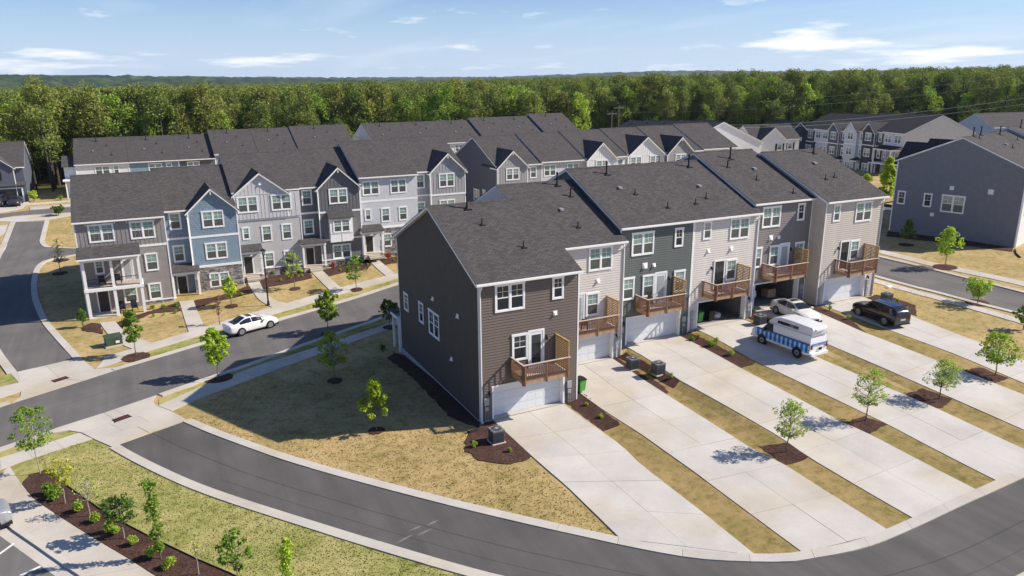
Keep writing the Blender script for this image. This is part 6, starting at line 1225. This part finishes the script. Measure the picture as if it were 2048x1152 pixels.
# ---- the high-roofed van with the blue building frieze -------------------------
def van(loc, rz):
    t = thing('van', 'white high-roofed van with a blue striped building picture along its side', 'van', loc, rz); VW = paint('van_white', (.76, .76, .76), .35)
    prof = [(-2.85, .5), (-2.88, 1.0), (-2.8, 1.75), (-2.72, 2.05), (.95, 2.05), (1.22, 1.97), (1.8, 1.38), (2.66, 1.24), (2.84, 1.02), (2.88, .5), (2.5, .42), (-2.6, .42)]
    def lay(hw, sh=0): return [(x, hw, z) for x, z in prof]
    m = MB(); rows = [(.0, 1), (.86, 1), (.96, 0)]
    A_ = []; wid = lambda z: 1.0 if z < 1.15 else 1.0 - (z - 1.15) * .16
    n = len(prof)
    for sg in (-1, 1):
        A_.append([(x * (.985 if sg else 1), sg * wid(z), z) for x, z in prof])
    vs = A_[0] + A_[1]; m.add(vs, [(i, (i + 1) % n, n + (i + 1) % n, n + i) for i in range(n)] + [tuple(range(n)), tuple(range(n, 2 * n))]); me = m.mesh('body', VW)
    o = put('body', me, t); bv = o.modifiers.new('bevel', 'BEVEL'); bv.width = .05; bv.segments = 3; bv.limit_method = 'ANGLE'; bv.angle_limit = R(25)
    # raised roof
    rp_ = [(-2.78, 2.0), (-2.84, 2.4), (-2.76, 2.6), (-1.0, 2.67), (.2, 2.64), (.85, 2.46), (1.2, 2.2), (1.32, 2.0)]; m = MB(); n = len(rp_); A_ = []
    for sg in (-1, 1): A_.append([(x, sg * (.88 - (z - 1.95) * .07), z) for x, z in rp_])
    m.add(A_[0] + A_[1], [(i, (i + 1) % n, n + (i + 1) % n, n + i) for i in range(n)] + [tuple(range(n)), tuple(range(n, 2 * n))]); o = put('high_roof', m.mesh('high_roof', paint('van_roof_white', (.66, .67, .68), .45)), t); bv = o.modifiers.new('bevel', 'BEVEL'); bv.width = .05; bv.segments = 2; bv.limit_method = 'ANGLE'; bv.angle_limit = R(25)
    for sg in (1, -1):
        MB().box(-1.9, -.2, 0, .012, 2.12, 2.42).build('roof_window', CARG, t, (0, sg * .845 - (.012 if sg < 0 else 0), 0), (R(sg * 12), 0, 0)) if False else MB().add([(-1.55, sg * .88, 2.14), (.45, sg * .88, 2.14), (.4, sg * .862, 2.38), (-1.55, sg * .862, 2.38)], [(0, 1, 2, 3)]).build('roof_window', CARG, t)
        y1, y2 = sg * 1.005, sg * .935
        MB().add([(.7, sg * .985, 1.36), (1.78, sg * .985, 1.36), (1.3, sg * .9, 1.93), (.8, sg * .9, 1.93)], [(0, 1, 2, 3)]).build('side_window', CARG, t)
        MB().box(1.4, 1.5, 0, .16, 1.22, 1.42).build('wing_mirror', BLACK, t, (0, sg * 1.0 - (.2 if sg < 0 else 0), 0))
        VR = MB().add([(-2.78, sg * 1.006, .62), (2.45, sg * 1.006, .62), (2.45, sg * 1.006, 1.3), (-2.78, sg * 1.006, 1.3)], [(0, 1, 2, 3)]); VR.build('building_picture', VGR, t)
        MB().add([(-2.8, sg * 1.008, 1.3), (2.3, sg * 1.008, 1.3), (2.3, sg * 1.0, 1.36), (-2.8, sg * 1.0, 1.36)], [(0, 1, 2, 3)]).build('blue_stripe', VBL, t)
        for x in (1.72, -1.72):
            MB().cyl((x, sg * .88 - (.14 if sg < 0 else 0), .4), .46, .14, 22, axis=1).build('wheel_arch', BLACK, t); w_ = MB().cyl((0, -.12, 0), .375, .24, 22, axis=1).build('tyre', TYRE, t, (x, sg * .895, .38)); MB().cyl((0, sg * .125 - .01, 0), .21, .02, 18, axis=1).build('rim', RIM, w_); MB().cyl((0, sg * .14 - .01, 0), .07, .03, 12, axis=1).build('hub_cap', BLACK, w_)
        MB().box(-2.93, -2.86, -.05 + sg * .84, .05 + sg * .84, .95, 1.25).build('tail_light', REDL, t); MB().box(2.72, 2.86, -.12 + sg * .72, .12 + sg * .72, .72, .92).build('headlight', CLEAR, t)
    MB().add([(1.3, -.8, 1.88), (1.82, -.86, 1.33), (1.82, .86, 1.33), (1.3, .8, 1.88)], [(0, 1, 2, 3)]).build('windscreen', CARG, t, (.03, 0, .02))
    MB().box(-2.95, -2.87, -.92, .92, 1.3, 1.36).build('blue_stripe', VBL, t); MB().box(-3.02, -2.84, -.95, .95, .42, .62).build('bumper', VW, t); MB().box(2.8, 2.93, -.95, .95, .42, .62).build('bumper', GREY, t)
    MB().box(-2.94, -2.88, -.28, -.0, .78, .98).build('number_plate', BLACK, t); MB().box(-2.85, 1.3, -.9, .9, 1.985, 2.02).build('roof_joint', GREY, t); MB().box(2.82, 2.88, -.6, .6, .68, .9).build('grille', BLACK, t)
    MB().box(-2.76, -2.69, -.35, -.05, 2.28, 2.34).build('roof_vent', BLACK, t)
    for x0_ in (-2.3, -.4): pass
    for x in (.6, -.6): MB().box(x - .008, x + .008, -.98, .98, .5, 1.3).build('door_seam', GREY, t)
    for sg in (): MB().add([(-2.915, sg * .15, 1.45), (-2.915, sg * .72, 1.45), (-2.86, sg * .68, 1.9), (-2.86, sg * .15, 1.9)], [(0, 1, 2, 3)]).build('rear_window', VWIN, t)
    # small raised rear spoiler box
    MB().box(-2.95, -2.6, -.55, .55, 2.35, 2.5).build('rear_lamp_bar', VW, t)
VWIN = plain('white_vinyl_window', (.6, .62, .65), .2, .03)
VBL = plain('blue_vinyl', (.03, .12, .36), .4, .05)
def vgraphic():
    m, nt, b = base_mat('building_print', .4, .4); t = nd(nt, 'ShaderNodeTexCoord'); s = nd(nt, 'ShaderNodeSeparateXYZ'); nt.links.new(t.outputs['Object'], s.inputs[0])
    fx = math_(nt, 'FRACT', math_(nt, 'MULTIPLY', s.outputs[0], 2.35)); n = noise(nt, 1.3, 2); f2_ = math_(nt, 'FRACT', math_(nt, 'MULTIPLY', s.outputs[0], 8.1))
    c = ramp(nt, fx, [(0, (.02, .10, .34)), (.2, (.05, .22, .5)), (.32, (.30, .60, .78)), (.48, (.50, .74, .84)), (.62, (.22, .52, .74)), (.8, (.04, .17, .46)), (1, (.02, .10, .34))]); c.node.color_ramp.interpolation = 'CONSTANT'
    z = ramp(nt, s.outputs[2], [(.6, (.6, .75, .9)), (.84, (1, 1, 1)), (.86, (.25, .4, .7)), (.9, (.25, .4, .7)), (.92, (1, 1, 1)), (1., (1, 1, 1))])
    top = math_(nt, 'GREATER_THAN', s.outputs[2], 1.22); c2 = mix(nt, top, mix(nt, 1., c, z, 'MULTIPLY'), (.03, .12, .36)); nt.links.new(c2, b.inputs['Base Color']); return m
VGR = vgraphic()
pv = g(1574, 698); van((pv[0], pv[1], float(tz(*pv)) + .07), heading((1600, 716), (1520, 682)))
# ================================================================== STREET THINGS
def lamp_post(base, top):
    x, y = g(*base); z = float(tz(x, y)); h = tall(base, top); t = thing('street_lamp', 'tall black street lamp with a lantern head beside a front walk', 'street lamp', (x, y, z))
    MB().cyl((0, 0, 0), .16, .5, 12, .1).cyl((0, 0, .5), .075, h - 1.25, 10, .05).build('pole', BLACK, t); b = MB().cyl((0, 0, h - .75), .06, .1, 10, .16).cyl((0, 0, h - .2), .3, .14, 10, .06).cyl((0, 0, h - .06), .03, .1, 8, .01)
    for k in range(4): a = k * R(90) + R(45); b.tube([(.15 * math.cos(a), .15 * math.sin(a), h - .66), (.24 * math.cos(a), .24 * math.sin(a), h - .2)], .014, 4)
    b.build('lantern', BLACK, t); MB().cyl((0, 0, h - .64), .12, .42, 8, .2).build('lantern_glass', PBL, t); MB().box(-.35, .35, -.02, .02, h - 1.0, h - .96).build('cross_arm', BLACK, t)
lamp_post((537, 611), (523, 497))
DKG = plain('utility_green', (.045, .075, .045), .5, .15)
x, y = g(228, 690); t = thing('transformer_box', 'dark green utility transformer box on its pad on the corner lawn', 'utility box', (x, y, float(tz(x, y))), R(12))
MB().box(-.75, .75, -.6, .6, -.1, .12).build('pad', CONC2, t); MB().box(-.65, .65, -.5, .5, .12, .75).prism([(-.52, .75), (-.5, .86), (.5, .95), (.52, .75)], -.68, .68).build('cabinet', DKG, t); MB().box(.1, .4, -.515, -.5, .3, .5).build('label_plate', WP, t); MB().box(-.01, .01, -.51, -.5, .15, .75).build('door_seam', BLACK, t)
x, y = g(352, 700)
for (bx_, lb) in (((1778, 575), 'small white utility cover on the lawn by the right-hand pavement'),):
    x, y = g(*bx_); t = thing('utility_cover', lb, 'utility cover', (x, y, float(tz(x, y)))); MB().box(-.3, .3, -.2, .2, 0, .14).box(-.26, .26, -.16, .16, .14, .17).build('lid', WHITE, t)
# corrugated drain pipe ends at the corners of the two big gable walls
def drainpipe(pts, label):
    P_ = [G3(a, b, .08) for a, b in pts]; t = thing('drain_pipe', label, 'pipe', P_[0]); MB().tube([tuple(np.array(p) - np.array(P_[0])) for p in P_], .09, 8).build('pipe', BLACK, t)
drainpipe([(966, 852), (955, 862), (940, 866), (934, 866)], 'black drain pipe lying at the corner of the dark brown end townhouse'); drainpipe([(2030, 500), (2032, 508), (2040, 516)], 'black drain pipe lying at the corner of the blue-grey end townhouse')
# overhead wires and their poles beyond the third row
def wpt(px, py, dist): d = ray(px, py); return CAM + d * (dist / np.linalg.norm(d[:2]))
def wire(label, a, b, sag, r):
    A_, B_ = wpt(*a), wpt(*b); pts = [A_ + (B_ - A_) * t_ + np.array([0, 0, -sag * 4 * t_ * (1 - t_)]) for t_ in np.linspace(0, 1, 24)]
    t = thing('power_line', label, 'power line', tuple(A_)); MB().tube([tuple(p - A_) for p in pts], r, 4).build('cable', ALU, t)
ALU = plain('bright_cable', (.55, .5, .4), .4, .1); 
for k, (a, b, r_) in enumerate((((1400, 249, 185), (2180, 176, 120), .035), ((1400, 253, 185), (2180, 190, 120), .035), ((1238, 224, 190), (2180, 150, 130), .018), ((1238, 212, 190), (2180, 132, 130), .018))):
    wire(['upper of the two bright overhead cables before the wood', 'lower of the two bright overhead cables before the wood', 'lower of the two thin overhead wires before the wood', 'upper of the two thin overhead wires before the wood'][k], a, b, 1.5, r_)
def pole(px, py, dist, h, label):
    p = wpt(px, py, dist); t = thing('utility_pole', label, 'utility pole', (p[0], p[1], p[2] - h)); MB().cyl((0, 0, 0), .17, h, 8, .11).build('pole', BARK, t); MB().box(-1.4, 1.4, -.06, .06, h - .8, h - .62).build('cross_arm', BARK, t)
    for s in (-1.2, -.4, .4, 1.2): MB().cyl((s, 0, h - .62), .05, .18, 6).build('insulator', GREY, t)
pole(1238, 210, 190, 12, 'left utility pole in the clearing beyond the far middle row'); pole(1224, 222, 192, 11, 'right utility pole in the clearing beyond the far middle row') 
p = wpt(1209, 145, 2600); t = thing('radio_mast', 'thin radio mast rising over the wooded horizon', 'mast', (p[0], p[1], 0)); MB().cyl((0, 0, 0), 1.1, float(p[2]), 5, .7).build('mast', METAL, t); MB().cyl((0, 0, float(p[2]) - 3), 2.2, 2.0, 6).build('antenna', METAL, t)
for q_, l_ in ((((1776, 463), (1900, 477), (2026, 496), (2024, 504), (1900, 487), (1772, 473)), 0),): bed(P(*q_))
# grass tufts on the near lawns
def tufts():
    rr = np.random.default_rng(11); V, F, Mi = [], [], []; polys = [(P((60, 905), (185, 882), (316, 946), (640, 1064), (980, 1168), (1200, 1220), (900, 1300), (480, 1152), (217, 1030), (88, 940)), 15000, 0), (P((378, 842), (560, 905), (824, 981), (1044, 1036), (1238, 1076), (1090, 945), (960, 922), (930, 880), (960, 860), (790, 712), (430, 790)), 12000, 1)]
    pts = []
    for poly, n, k in polys:
        a = np.array(poly); lo_, hi_ = a.min(0), a.max(0); c = 0; 
        while c < n:
            p = rr.uniform(lo_, hi_, (4000, 2))
            for q in p:
                if inside(q, poly): pts.append((q[0], q[1], k)); c += 1
                if c >= n: break
    pts = np.array(pts); n = len(pts); z = tz(pts[:, 0], pts[:, 1]) + .02; a = rr.uniform(0, 6.28, n); w_ = rr.uniform(.02, .05, n); h = rr.uniform(.02, .05, n); dx, dy = np.cos(a) * w_, np.sin(a) * w_; lx, ly = rr.normal(0, .02, n), rr.normal(0, .02, n)
    v = np.stack([np.stack([pts[:, 0] - dx, pts[:, 1] - dy, z - .01], 1), np.stack([pts[:, 0] + dx, pts[:, 1] + dy, z - .01], 1), np.stack([pts[:, 0] + dx * .5 + lx, pts[:, 1] + dy * .5 + ly, z + h], 1), np.stack([pts[:, 0] - dx * .6 + lx, pts[:, 1] - dy * .6 + ly, z + h * .8], 1)], 1).reshape(-1, 3)
    m = npmesh('grass', v, np.arange(4 * n).reshape(-1, 4), [LAWNG, LAWN], pts[:, 2].astype(np.int32)); o = put('grass', m); o['kind'] = 'stuff'
tufts()
# ---- air ------------------------------------------------------------------------
HAZE = True
if HAZE:
    m = bpy.data.materials.new('air'); m.use_nodes = True; nt = m.node_tree; nt.nodes.clear(); o_ = nt.nodes.new('ShaderNodeOutputMaterial'); v_ = nt.nodes.new('ShaderNodeVolumePrincipled'); v_.inputs['Color'].default_value = (.75, .86, 1, 1); v_.inputs['Density'].default_value = .00006; v_.inputs['Anisotropy'].default_value = .2; nt.links.new(v_.outputs[0], o_.inputs['Volume'])
    h = MB().box(-5600, 5600, -500, 5600, -40, 75).build('haze', m); h['kind'] = 'stuff'
